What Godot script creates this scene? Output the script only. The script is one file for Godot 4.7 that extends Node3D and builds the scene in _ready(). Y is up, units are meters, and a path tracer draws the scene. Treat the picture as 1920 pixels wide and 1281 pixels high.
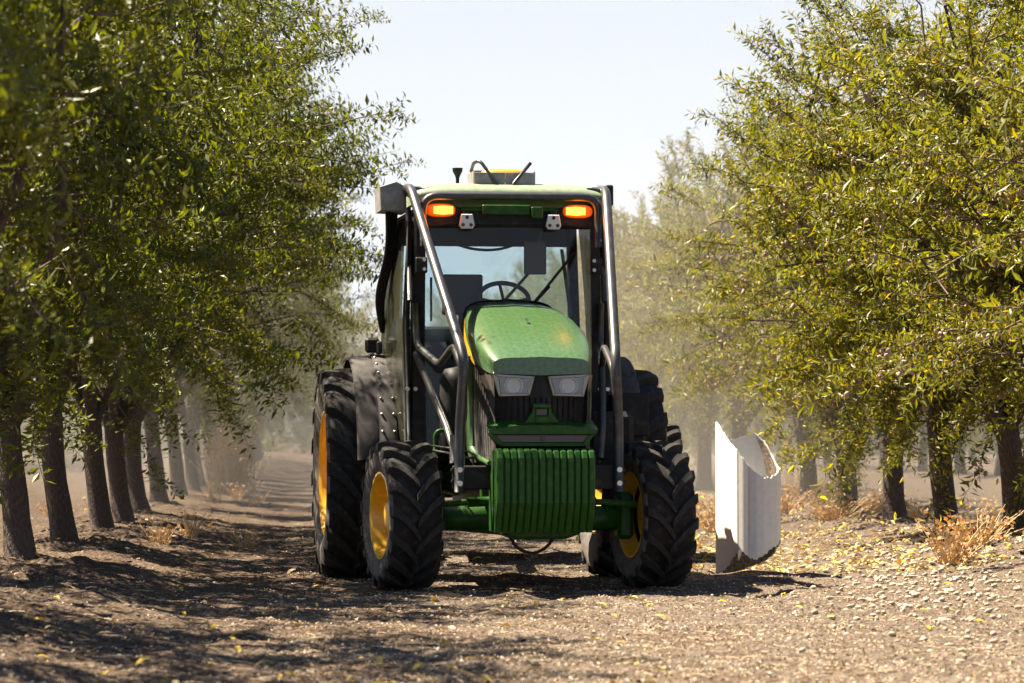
extends Node3D
# An orchard tractor driving between two rows of almond trees. Metres, y up; the rows run along -z.
const FOCAL := 6400.0        # focal length in pixels of the 1920 x 1281 photograph
const EYE := 1.12
const YAW := -0.05619        # the camera looks this far to the right of the rows
const PITCH := 0.02648
const SUN_FROM := Vector3(-0.54, 1.0, -0.27)
var rng := RandomNumberGenerator.new()
var M := {}
var used := {}
var soil_noise := FastNoiseLite.new()
var wide_noise := FastNoiseLite.new()
var cam_basis := Basis()
const LEFT_ROW := -2.15
const RIGHT_ROW := 6.3

func _ready() -> void:
	rng.seed = 20417
	setup_view()
	soil_noise.seed = 5
	soil_noise.frequency = 2.6
	soil_noise.fractal_octaves = 4
	wide_noise.seed = 9
	wide_noise.frequency = 0.35
	wide_noise.fractal_octaves = 3
	make_materials()
	make_ground()
	make_orchard()
	make_litter()
	make_tractor()
	make_trailer()
	make_pipe()
	make_weeds()
	make_dust()

func setup_view() -> void:
	cam_basis = Basis(Vector3.UP, YAW) * Basis(Vector3.RIGHT, PITCH)
	var cam := Camera3D.new()
	cam.name = "camera"
	add_child(cam)
	cam.transform = Transform3D(cam_basis, Vector3(0, EYE, 0))
	cam.fov = rad_to_deg(2.0 * atan(640.5 / FOCAL))
	cam.near = 0.5
	cam.far = 1500.0
	var lens := CameraAttributesPhysical.new()
	lens.frustum_focal_length = 12.0 / (640.5 / FOCAL)
	lens.frustum_focus_distance = 26.5
	lens.frustum_near = 0.5
	lens.frustum_far = 1500.0
	lens.exposure_aperture = 4.0
	cam.attributes = lens
	cam.current = true
	var sky_m := ProceduralSkyMaterial.new()
	sky_m.sky_top_color = Color(0.33, 0.45, 0.62)
	sky_m.sky_horizon_color = Color(0.87, 0.915, 0.965)
	sky_m.sky_curve = 0.16
	sky_m.ground_horizon_color = Color(0.62, 0.57, 0.5)
	sky_m.ground_bottom_color = Color(0.3, 0.26, 0.22)
	sky_m.sun_angle_max = 1.0
	var sky := Sky.new()
	sky.sky_material = sky_m
	var env := Environment.new()
	env.background_mode = Environment.BG_SKY
	env.sky = sky
	env.background_energy_multiplier = 0.355
	env.tonemap_mode = Environment.TONE_MAPPER_LINEAR
	env.tonemap_exposure = 4.4
	env.volumetric_fog_enabled = true
	env.volumetric_fog_density = 0.0
	env.sdfgi_enabled = true
	env.ssao_enabled = true
	env.ssil_enabled = true
	var we := WorldEnvironment.new()
	we.name = "world_environment"
	we.environment = env
	add_child(we)
	var sun := DirectionalLight3D.new()
	sun.name = "sun"
	sun.light_energy = 1.6
	sun.light_color = Color(1.0, 0.94, 0.84)
	sun.light_angular_distance = 0.5
	sun.shadow_enabled = true
	add_child(sun)
	sun.look_at_from_position(Vector3.ZERO, -SUN_FROM, Vector3.UP)

# ---------- where a pixel of the photograph meets the ground at height h ----------
func ground_at(px: float, py: float, h := 0.0) -> Vector3:
	var d: Vector3 = cam_basis * Vector3((px - 960.0) / FOCAL, -(py - 640.5) / FOCAL, -1.0)
	return Vector3(0, EYE, 0) + d * ((h - EYE) / d.y)

# ---------- mesh helpers ----------
func S(flat := false) -> SurfaceTool:
	var s := SurfaceTool.new()
	s.begin(Mesh.PRIMITIVE_TRIANGLES)
	s.set_smooth_group(-1 if flat else 0)
	return s

func tri(s: SurfaceTool, a: Vector3, b: Vector3, c: Vector3) -> void:
	s.add_vertex(a)
	s.add_vertex(c)
	s.add_vertex(b)

func quad(s: SurfaceTool, a: Vector3, b: Vector3, c: Vector3, d: Vector3) -> void:
	tri(s, a, b, c)
	tri(s, a, c, d)

func loft(s: SurfaceTool, rings: Array, closed := true) -> void:
	for i in rings.size() - 1:
		var p: PackedVector3Array = rings[i]
		var q: PackedVector3Array = rings[i + 1]
		var n := p.size()
		for j in (n if closed else n - 1):
			var k := (j + 1) % n
			quad(s, p[j], p[k], q[k], q[j])

func cap(s: SurfaceTool, ring: PackedVector3Array, turned := false) -> void:
	var c := Vector3.ZERO
	for p in ring:
		c += p
	c /= ring.size()
	for j in ring.size():
		var k := (j + 1) % ring.size()
		if turned:
			tri(s, c, ring[j], ring[k])
		else:
			tri(s, c, ring[k], ring[j])

func rounded_path(pts: Array, r: float) -> PackedVector3Array:
	var out := PackedVector3Array([pts[0]])
	for i in range(1, pts.size() - 1):
		var p: Vector3 = pts[i]
		var a: Vector3 = pts[i - 1]
		var b: Vector3 = pts[i + 1]
		var da := minf(r, p.distance_to(a) * 0.48)
		var db := minf(r, p.distance_to(b) * 0.48)
		var p0 := p + (a - p).normalized() * da
		var p1 := p + (b - p).normalized() * db
		for k in 6:
			var t := k / 5.0
			out.append(p0.lerp(p, t).lerp(p.lerp(p1, t), t))
	out.append(pts[pts.size() - 1])
	return out

func tube(s: SurfaceTool, pts: PackedVector3Array, r0: float, r1 := -1.0, sides := 10, bumpy := 0.0) -> void:
	if r1 < 0.0:
		r1 = r0
	var n := pts.size()
	var rings := []
	var side := Vector3.ZERO
	for i in n:
		var dir := (pts[mini(i + 1, n - 1)] - pts[maxi(i - 1, 0)]).normalized()
		if i == 0:
			side = dir.cross(Vector3.UP if absf(dir.y) < 0.9 else Vector3.RIGHT).normalized()
		else:
			side = (side - dir * side.dot(dir)).normalized()
		var other := dir.cross(side)
		var r := lerpf(r0, r1, i / float(n - 1))
		var ring := PackedVector3Array()
		for j in sides:
			var a := TAU * j / sides
			var rr := r * (1.0 + bumpy * rng.randf_range(-1, 1)) if bumpy > 0.0 else r
			ring.append(pts[i] + (side * cos(a) + other * sin(a)) * rr)
		rings.append(ring)
	loft(s, rings)
	cap(s, rings[0], true)
	cap(s, rings[n - 1])

func box(s: SurfaceTool, c: Vector3, size: Vector3, b := 0.006, basis := Basis()) -> void:
	# a box with chamfered edges
	var h := size * 0.5
	b = minf(b, minf(h.x, minf(h.y, h.z)) * 0.6)
	var v := {}
	for sx in [-1, 1]:
		for sy in [-1, 1]:
			for sz in [-1, 1]:
				var k := Vector3i(sx, sy, sz)
				var sg := Vector3(sx, sy, sz)
				v[k] = [c + basis * (sg * (h - Vector3(0, b, b))), c + basis * (sg * (h - Vector3(b, 0, b))), c + basis * (sg * (h - Vector3(b, b, 0)))]
	for ax in 3:
		var u := (ax + 1) % 3
		var w := (ax + 2) % 3
		for sg in [-1, 1]:
			var ks := []
			for uv in [[-1, -1], [1, -1], [1, 1], [-1, 1]]:
				var k := Vector3i.ZERO
				k[ax] = sg
				k[u] = uv[0]
				k[w] = uv[1]
				ks.append(k)
			if sg < 0:
				ks.reverse()
			quad(s, v[ks[0]][ax], v[ks[1]][ax], v[ks[2]][ax], v[ks[3]][ax])
		for su in [-1, 1]:
			for sw in [-1, 1]:
				var k0 := Vector3i.ZERO
				k0[u] = su
				k0[w] = sw
				k0[ax] = -1
				var k1 := k0
				k1[ax] = 1
				if su * sw > 0:
					quad(s, v[k0][u], v[k0][w], v[k1][w], v[k1][u])
				else:
					quad(s, v[k0][w], v[k0][u], v[k1][u], v[k1][w])
	for k in v:
		if k.x * k.y * k.z > 0:
			tri(s, v[k][0], v[k][1], v[k][2])
		else:
			tri(s, v[k][0], v[k][2], v[k][1])

func prism(s: SurfaceTool, poly: PackedVector2Array, at: Transform3D, d0: float, d1: float, bevel := 0.0) -> void:
	# polygon in the x-y plane of «at», pushed out along its z from d0 to d1; bevel shrinks the d1 end
	if Geometry2D.is_polygon_clockwise(poly):
		poly.reverse()
	var n := poly.size()
	var inner := poly
	if bevel > 0.0:
		var off := Geometry2D.offset_polygon(poly, -bevel, Geometry2D.JOIN_MITER)
		if off.size() == 1 and off[0].size() == n:
			inner = off[0]
			var best := 0
			for j in n:
				if inner[j].distance_to(poly[0]) < inner[best].distance_to(poly[0]):
					best = j
			var turned := PackedVector2Array()
			for j in n:
				turned.append(inner[(best + j) % n])
			inner = turned
	var rings := []
	var mid := d1 - signf(d1 - d0) * bevel
	for e in [[d0, poly], [mid, poly], [d1, inner]]:
		var ring := PackedVector3Array()
		for p in e[1]:
			ring.append(at * Vector3(p.x, p.y, e[0]))
		rings.append(ring)
	loft(s, rings)
	var idx := Geometry2D.triangulate_polygon(poly)
	for i in range(0, idx.size(), 3):
		tri(s, rings[0][idx[i]], rings[0][idx[i + 2]], rings[0][idx[i + 1]])
	idx = Geometry2D.triangulate_polygon(inner)
	for i in range(0, idx.size(), 3):
		tri(s, rings[2][idx[i]], rings[2][idx[i + 1]], rings[2][idx[i + 2]])

func lathe(s: SurfaceTool, prof: Array, at: Transform3D, n := 32, sharp := false) -> void:
	# profile points (position along x, radius) turned about the x axis
	var rings := []
	for p in prof:
		var ring := PackedVector3Array()
		for j in n:
			var a := TAU * j / n
			ring.append(at * Vector3(p.x, p.y * sin(a), p.y * cos(a)))
		rings.append(ring)
	for i in rings.size() - 1:
		if sharp:
			s.set_smooth_group(i + 1)
		loft(s, [rings[i], rings[i + 1]])

func disc_lathe(s: SurfaceTool, x0: float, x1: float, r: float, at: Transform3D, n := 20) -> void:
	lathe(s, [Vector2(x0, 0.0005), Vector2(x0, r), Vector2(x1, r * 0.96), Vector2(x1, 0.0005)], at, n, true)

func put(s: SurfaceTool, called: String, m: Material, parent: Node) -> MeshInstance3D:
	s.generate_normals()
	return place(s.commit(), called, m, parent)

func place(mesh: Mesh, called: String, m: Material, parent: Node) -> MeshInstance3D:
	var o := MeshInstance3D.new()
	o.mesh = mesh
	o.material_override = m
	if parent == self:
		o.name = numbered(called)
		add_child(o)
	else:
		o.name = called
		parent.add_child(o, true)
	return o

func numbered(called: String) -> String:
	used[called] = used.get(called, -1) + 1
	return called if used[called] == 0 else "%s_%03d" % [called, used[called]]

func thing(called: String, label: String, category: String, at := Vector3.ZERO, turn := 0.0, group := "") -> Node3D:
	var o := Node3D.new()
	o.name = numbered(called)
	add_child(o)
	o.position = at
	o.rotation.y = turn
	tag(o, label, category, group)
	return o

func part_node(called: String, parent: Node, at: Vector3) -> Node3D:
	var o := Node3D.new()
	o.name = called
	parent.add_child(o, true)
	o.position = at
	return o

func tag(o: Node, label: String, category: String, group := "", kind := "") -> void:
	o.set_meta("label", label)
	o.set_meta("category", category)
	if group != "":
		o.set_meta("group", group)
	if kind != "":
		o.set_meta("kind", kind)

func scatter(called: String, mesh: Mesh, m: Material, places: Array, tints: Array, parent: Node) -> MultiMeshInstance3D:
	var mm := MultiMesh.new()
	mm.transform_format = MultiMesh.TRANSFORM_3D
	mm.use_colors = tints.size() > 0
	mm.mesh = mesh
	mm.instance_count = places.size()
	for i in places.size():
		mm.set_instance_transform(i, places[i])
	if tints.size() > 0:
		for i in places.size():
			mm.set_instance_color(i, tints[i])
	var o := MultiMeshInstance3D.new()
	o.multimesh = mm
	o.material_override = m
	o.set_meta("kind", "stuff")
	if parent == self:
		o.name = numbered(called)
		add_child(o)
	else:
		o.name = called
		parent.add_child(o, true)
	return o

# ---------- materials ----------
func noise_image(sd: int, freq: float, size: int, octaves := 4, kind := FastNoiseLite.TYPE_SIMPLEX_SMOOTH) -> Image:
	var f := FastNoiseLite.new()
	f.seed = sd
	f.frequency = freq
	f.fractal_octaves = octaves
	f.noise_type = kind
	return f.get_seamless_image(size, size)

func ramp_texture(a: Image, b: Image, mixing: float, stops: Array) -> ImageTexture:
	# two noises blended, then coloured by a ramp of [position, linear colour]
	var g := Gradient.new()
	var offs := PackedFloat32Array()
	var cols := PackedColorArray()
	for st in stops:
		offs.append(st[0])
		cols.append(st[1])
	g.offsets = offs
	g.colors = cols
	var size := a.get_width()
	var img := Image.create(size, size, true, Image.FORMAT_RGB8)
	for y in size:
		for x in size:
			var v := a.get_pixel(x, y).r * (1.0 - mixing) + b.get_pixel(x, y).r * mixing
			img.set_pixel(x, y, g.sample(v).linear_to_srgb())
	img.generate_mipmaps()
	return ImageTexture.create_from_image(img)

func mat(called: String, color: Color, rough: float, metal := 0.0, tex: Texture2D = null, scale := 1.0, world := false) -> StandardMaterial3D:
	var m := StandardMaterial3D.new()
	m.resource_name = called
	m.albedo_color = color.linear_to_srgb()
	m.roughness = rough
	m.metallic = metal
	if tex:
		m.albedo_texture = tex
		m.uv1_triplanar = true
		m.uv1_world_triplanar = world
		m.uv1_scale = Vector3.ONE * scale
	M[called] = m
	return m

func relief(m: StandardMaterial3D, img: Image, depth: float) -> void:
	m.heightmap_enabled = true
	m.heightmap_texture = ImageTexture.create_from_image(img)
	m.heightmap_scale = depth

func make_materials() -> void:
	var fine := noise_image(1, 0.09, 512, 5)
	var mid := noise_image(2, 0.022, 512, 5)
	var speck := noise_image(3, 0.16, 512, 2)
	var white := Color(1, 1, 1)
	# soil
	var m := mat("soil", white, 0.95, 0.0, ramp_texture(fine, mid, 0.35, [[0.15, Color(0.043, 0.032, 0.025)], [0.42, Color(0.098, 0.077, 0.062)], [0.6, Color(0.142, 0.113, 0.09)], [0.85, Color(0.25, 0.205, 0.165)]]), 0.55, true)
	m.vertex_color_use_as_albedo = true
	m.specular_mode = BaseMaterial3D.SPECULAR_DISABLED
	relief(m, fine, 2.2)
	# bark
	m = mat("bark", white, 0.9, 0.0, ramp_texture(noise_image(4, 0.03, 512, 5), speck, 0.4, [[0.2, Color(0.035, 0.024, 0.018)], [0.5, Color(0.085, 0.06, 0.045)], [0.8, Color(0.17, 0.125, 0.095)]]), 2.2)
	m.uv1_scale = Vector3(4.5, 1.1, 4.5)
	relief(m, noise_image(4, 0.03, 512, 5), 3.0)
	m = mat("twig", Color(0.10, 0.065, 0.045), 0.8)
	# leaves
	m = mat("leaf", white, 0.46)
	m.vertex_color_use_as_albedo = true
	m.backlight_enabled = true
	m.backlight = Color(1.0, 1.0, 0.42)
	m = mat("dry_leaf", white, 0.7)
	m.vertex_color_use_as_albedo = true
	m.backlight_enabled = true
	m.backlight = Color(0.5, 0.45, 0.25)
	m = mat("loose", white, 0.9)
	m.vertex_color_use_as_albedo = true
	m = mat("hull", white, 0.75, 0.0, ramp_texture(fine, speck, 0.5, [[0.3, Color(0.28, 0.195, 0.15)], [0.7, Color(0.48, 0.36, 0.29)]]), 9.0)
	m = mat("pale_hull", white, 0.8, 0.0, ramp_texture(fine, speck, 0.5, [[0.3, Color(0.3, 0.23, 0.165)], [0.7, Color(0.5, 0.4, 0.3)]]), 9.0)
	# paint
	var dust := noise_image(7, 0.3, 512, 3)
	var patch := noise_image(8, 0.012, 512, 4)
	m = mat("hood_paint", white, 0.34, 0.0, ramp_texture(dust, patch, 0.3, [[0.25, Color(0.02, 0.082, 0.014)], [0.48, Color(0.034, 0.098, 0.023)], [0.6, Color(0.065, 0.12, 0.044)], [0.8, Color(0.17, 0.18, 0.11)]]), 4.0)
	m.clearcoat_enabled = true
	m.clearcoat = 0.35
	m.clearcoat_roughness = 0.22
	m = mat("green_paint", white, 0.4, 0.0, ramp_texture(dust, patch, 0.5, [[0.3, Color(0.012, 0.056, 0.007)], [0.6, Color(0.019, 0.072, 0.01)], [0.85, Color(0.075, 0.11, 0.048)]]), 2.0)
	m = mat("yellow_paint", white, 0.35, 0.0, ramp_texture(dust, patch, 0.5, [[0.3, Color(0.80, 0.44, 0.012)], [0.65, Color(0.78, 0.42, 0.015)], [0.8, Color(0.5, 0.3, 0.06)]]), 2.0)
	m.clearcoat_enabled = true
	m.clearcoat = 0.5
	m.clearcoat_roughness = 0.2
	m = mat("roof_paint", white, 0.5, 0.0, ramp_texture(dust, patch, 0.5, [[0.3, Color(0.15, 0.21, 0.12)], [0.55, Color(0.21, 0.26, 0.165)], [0.8, Color(0.32, 0.33, 0.24)]]), 1.6)
	m = mat("rubber", white, 0.72, 0.0, ramp_texture(fine, patch, 0.6, [[0.3, Color(0.015, 0.014, 0.0135)], [0.6, Color(0.022, 0.02, 0.019)], [0.8, Color(0.07, 0.06, 0.05)]]), 2.0)
	relief(m, fine, 0.25)
	m = mat("dusty_rubber", white, 0.9, 0.0, ramp_texture(fine, patch, 0.5, [[0.25, Color(0.06, 0.052, 0.047)], [0.5, Color(0.125, 0.11, 0.1)], [0.8, Color(0.2, 0.18, 0.165)]]), 2.5)
	m = mat("tread", white, 0.8, 0.0, ramp_texture(fine, patch, 0.5, [[0.25, Color(0.02, 0.019, 0.018)], [0.6, Color(0.033, 0.031, 0.029)], [0.85, Color(0.085, 0.075, 0.063)]]), 3.0)
	m = mat("lettering", Color(0.03, 0.028, 0.026), 0.8)
	m = mat("black_tube", white, 0.45, 0.0, ramp_texture(dust, patch, 0.5, [[0.3, Color(0.014, 0.014, 0.016)], [0.6, Color(0.022, 0.021, 0.022)], [0.8, Color(0.11, 0.095, 0.08)]]), 1.5)
	m.clearcoat_enabled = true
	m.clearcoat = 0.4
	m.clearcoat_roughness = 0.25
	m = mat("black_plastic", white, 0.55, 0.0, ramp_texture(dust, patch, 0.5, [[0.3, Color(0.012, 0.012, 0.013)], [0.65, Color(0.02, 0.019, 0.019)], [0.85, Color(0.09, 0.08, 0.068)]]), 1.5)
	m = mat("dusty_plastic", white, 0.85, 0.0, ramp_texture(dust, patch, 0.6, [[0.3, Color(0.03, 0.029, 0.03)], [0.6, Color(0.065, 0.06, 0.058)], [0.85, Color(0.15, 0.135, 0.12)]]), 1.5)
	for k in ["rubber", "tread", "dusty_rubber", "black_plastic", "dusty_plastic", "green_paint"]:
		M[k].metallic_specular = 0.3
	m = mat("interior", Color(0.07, 0.07, 0.072), 0.8)
	m = mat("grey_metal", white, 0.6, 0.1, ramp_texture(dust, patch, 0.5, [[0.3, Color(0.18, 0.17, 0.165)], [0.6, Color(0.27, 0.255, 0.245)], [0.85, Color(0.4, 0.37, 0.34)]]), 1.8)
	m = mat("steel", Color(0.45, 0.44, 0.42), 0.35, 0.9)
	m = mat("chrome", Color(0.62, 0.6, 0.57), 0.18, 0.95)
	m = mat("dark_chrome", Color(0.22, 0.2, 0.185), 0.3, 0.7)
	m = mat("lamp_plate", Color(0.62, 0.61, 0.6), 0.5)
	m = mat("sensor_glass", Color(0.045, 0.042, 0.043), 0.3)
	m = mat("amber_glow", Color(0.75, 0.25, 0.02), 0.3)
	m.emission_enabled = true
	m.emission = Color(1.0, 0.72, 0.3)
	m.emission_energy_multiplier = 0.55
	m = mat("amber_lens", Color(0.8, 0.22, 0.01), 0.25)
	m.emission_enabled = true
	m.emission = Color(1.0, 0.28, 0.01)
	m.emission_energy_multiplier = 0.11
	m = mat("glass", Color(0.02, 0.035, 0.05, 0.16), 0.02)
	m.albedo_color.a = 0.16
	m.transparency = BaseMaterial3D.TRANSPARENCY_ALPHA
	m.metallic_specular = 0.33
	m = mat("rear_glass", Color(0.6, 0.8, 0.86), 0.0)
	m.albedo_color.a = 0.06
	m.refraction_enabled = true
	m.refraction_scale = 0.05
	m.metallic_specular = 0.4
	m = mat("dusty_glass", Color(0.035, 0.036, 0.024, 0.7), 0.15)
	m.albedo_color.a = 0.85
	m.transparency = BaseMaterial3D.TRANSPARENCY_ALPHA
	m = mat("lens_glass", Color(0.1, 0.09, 0.08, 0.2), 0.04)
	m.albedo_color.a = 0.06
	m.transparency = BaseMaterial3D.TRANSPARENCY_ALPHA
	m = mat("pipe", white, 0.5, 0.0, ramp_texture(dust, mid, 0.6, [[0.15, Color(0.56, 0.53, 0.48)], [0.36, Color(0.70, 0.675, 0.63)], [0.7, Color(0.74, 0.715, 0.67)]]), 1.3)
	m = mat("mud", white, 0.9, 0.0, ramp_texture(fine, mid, 0.5, [[0.3, Color(0.05, 0.034, 0.022)], [0.5, Color(0.12, 0.085, 0.06)], [0.75, Color(0.3, 0.24, 0.18)]]), 2.5)
	relief(m, fine, 0.6)
	m = mat("straw", Color(0.56, 0.43, 0.25), 0.85)
	m.backlight_enabled = true
	m.backlight = Color(0.5, 0.42, 0.25)
	m = mat("rust_leaf", Color(0.33, 0.215, 0.1), 0.8)
	m.backlight_enabled = true
	m.backlight = Color(0.6, 0.4, 0.2)

# ---------- ground ----------
func ground_height(x: float, z: float) -> float:
	var h := 0.0
	var rough := 0.25
	for row in [-19.0, -10.6, LEFT_ROW, RIGHT_ROW, 14.8, 23.3]:
		var d: float = absf(x - row)
		var bank := exp(-d * d / 1.1)
		h += 0.17 * bank
		rough = maxf(rough, bank)
	h += wide_noise.get_noise_2d(x * 2.0, z * 2.0) * 0.05 * (0.35 + rough)
	var near := smoothstep(95.0, 30.0, -z)
	h += soil_noise.get_noise_2d(x, z) * 0.05 * (0.35 + rough * 1.3) * near
	return h - 0.012

func axis_steps(lo: float, a: float, b: float, hi: float, fine: float) -> PackedFloat32Array:
	var out := PackedFloat32Array()
	var x := a
	while x < b:
		out.append(x)
		x += fine
	var step := fine
	while x < hi:
		out.append(x)
		step *= 1.12
		x += step
	out.append(hi)
	x = a
	step = fine
	var low := PackedFloat32Array()
	while x > lo:
		step *= 1.12
		x -= step
		low.append(maxf(x, lo))
	low.reverse()
	return low + out

func make_ground() -> void:
	var xs := axis_steps(-300.0, -4.2, 8.5, 300.0, 0.075)
	var zs := axis_steps(-700.0, -40.0, -13.5, 30.0, 0.075)
	var nx := xs.size()
	var nz := zs.size()
	var v := PackedVector3Array()
	var c := PackedColorArray()
	var idx := PackedInt32Array()
	for j in nz:
		for i in nx:
			var x := xs[i]
			var z := zs[j]
			v.append(Vector3(x, ground_height(x, z), z))
			# dark bare soil to the left, tan chaff over the middle and right
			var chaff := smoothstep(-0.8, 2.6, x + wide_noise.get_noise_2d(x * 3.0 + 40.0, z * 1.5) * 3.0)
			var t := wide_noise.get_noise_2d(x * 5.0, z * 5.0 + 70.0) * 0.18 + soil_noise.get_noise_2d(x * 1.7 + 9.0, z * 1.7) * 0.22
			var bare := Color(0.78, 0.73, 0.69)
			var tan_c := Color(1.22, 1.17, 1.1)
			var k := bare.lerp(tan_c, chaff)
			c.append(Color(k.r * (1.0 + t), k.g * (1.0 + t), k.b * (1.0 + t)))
	for j in nz - 1:
		for i in nx - 1:
			var p := j * nx + i
			idx.append_array(PackedInt32Array([p, p + 1, p + nx + 1, p, p + nx + 1, p + nx]))
	var arr := []
	arr.resize(Mesh.ARRAY_MAX)
	arr[Mesh.ARRAY_VERTEX] = v
	arr[Mesh.ARRAY_COLOR] = c
	arr[Mesh.ARRAY_INDEX] = idx
	var mesh := ArrayMesh.new()
	mesh.add_surface_from_arrays(Mesh.PRIMITIVE_TRIANGLES, arr)
	var s := SurfaceTool.new()
	s.create_from(mesh, 0)
	s.generate_normals()
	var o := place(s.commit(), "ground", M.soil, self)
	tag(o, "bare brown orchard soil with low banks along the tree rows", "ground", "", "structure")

# ---------- trees ----------
func shoot_mesh(sd: int, n: int, length: float, leaf: float, colors: Array) -> Mesh:
	# a leafy shoot along +y: thin stem and narrow folded leaves
	var r := RandomNumberGenerator.new()
	r.seed = sd
	var s := S(true)
	var bend := Vector3(r.randf_range(-0.12, 0.12), 0, r.randf_range(-0.12, 0.12))
	s.set_color(Color(0.09, 0.06, 0.04))
	var stem := PackedVector3Array()
	for i in 4:
		var t := i / 3.0
		stem.append(Vector3(0, length * t, 0) + bend * t * t * length)
	tube(s, stem, 0.0035, 0.0015, 3)
	for i in n:
		var t := 0.08 + 0.92 * i / float(n - 1)
		var p := Vector3(0, length * t, 0) + bend * t * t * length
		var az := i * 2.4 + r.randf_range(-0.5, 0.5)
		var out := Vector3(cos(az), 0, sin(az))
		var dir := (out * r.randf_range(0.6, 1.15) + Vector3(0, r.randf_range(-0.15, 0.95), 0)).normalized()
		var wide := dir.cross(Vector3(r.randf_range(-1, 1), r.randf_range(-1, 1), r.randf_range(-1, 1))).normalized()
		var nor := dir.cross(wide)
		var l := leaf * r.randf_range(0.65, 1.2)
		var w := l * r.randf_range(0.13, 0.18)
		var fold := w * r.randf_range(0.25, 0.6)
		var droop := Vector3(0, -l * r.randf_range(0.02, 0.22), 0)
		var base := p + dir * 0.012
		var m := base + dir * l * 0.45 + droop * 0.3
		var tip := base + dir * l + droop
		var q := base + dir * l * 0.78 + droop * 0.7
		var cl: Color = colors[r.randi() % colors.size()]
		var k := r.randf_range(0.75, 1.25)
		s.set_color(Color(cl.r * k, cl.g * k, cl.b * k))
		var ml := m - wide * w + nor * fold
		var mr := m + wide * w + nor * fold
		tri(s, base, ml, m)
		tri(s, base, m, mr)
		tri(s, ml, q, m)
		tri(s, m, q, mr)
		tri(s, ml, tip, q)
		tri(s, mr, q, tip)
	s.generate_normals()
	return s.commit()

func almond_mesh(l: float) -> Mesh:
	# a pointed, slightly flattened hull with a split seam
	var s := S()
	var rings := []
	for i in 7:
		var t := i / 6.0
		var r := 0.42 * l * sqrt(maxf(0.0, sin(PI * pow(t, 0.85)))) * (1.0 - 0.25 * t)
		var ring := PackedVector3Array()
		for j in 8:
			var a := TAU * j / 8
			var rr := r * (0.8 if j == 0 else 1.0)
			ring.append(Vector3(cos(a) * rr, (t - 0.5) * l, sin(a) * rr * 0.72))
		rings.append(ring)
	loft(s, rings)
	s.generate_normals()
	return s.commit()

func frame_along(dir: Vector3, spin: float, scale: float, at: Vector3) -> Transform3D:
	var y := dir.normalized()
	var x := y.cross(Vector3.UP if absf(y.y) < 0.95 else Vector3.RIGHT).normalized()
	var b := Basis(x, y, x.cross(y)) * Basis(Vector3.UP, spin)
	return Transform3D(b.scaled_local(Vector3.ONE * scale), at)

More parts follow.
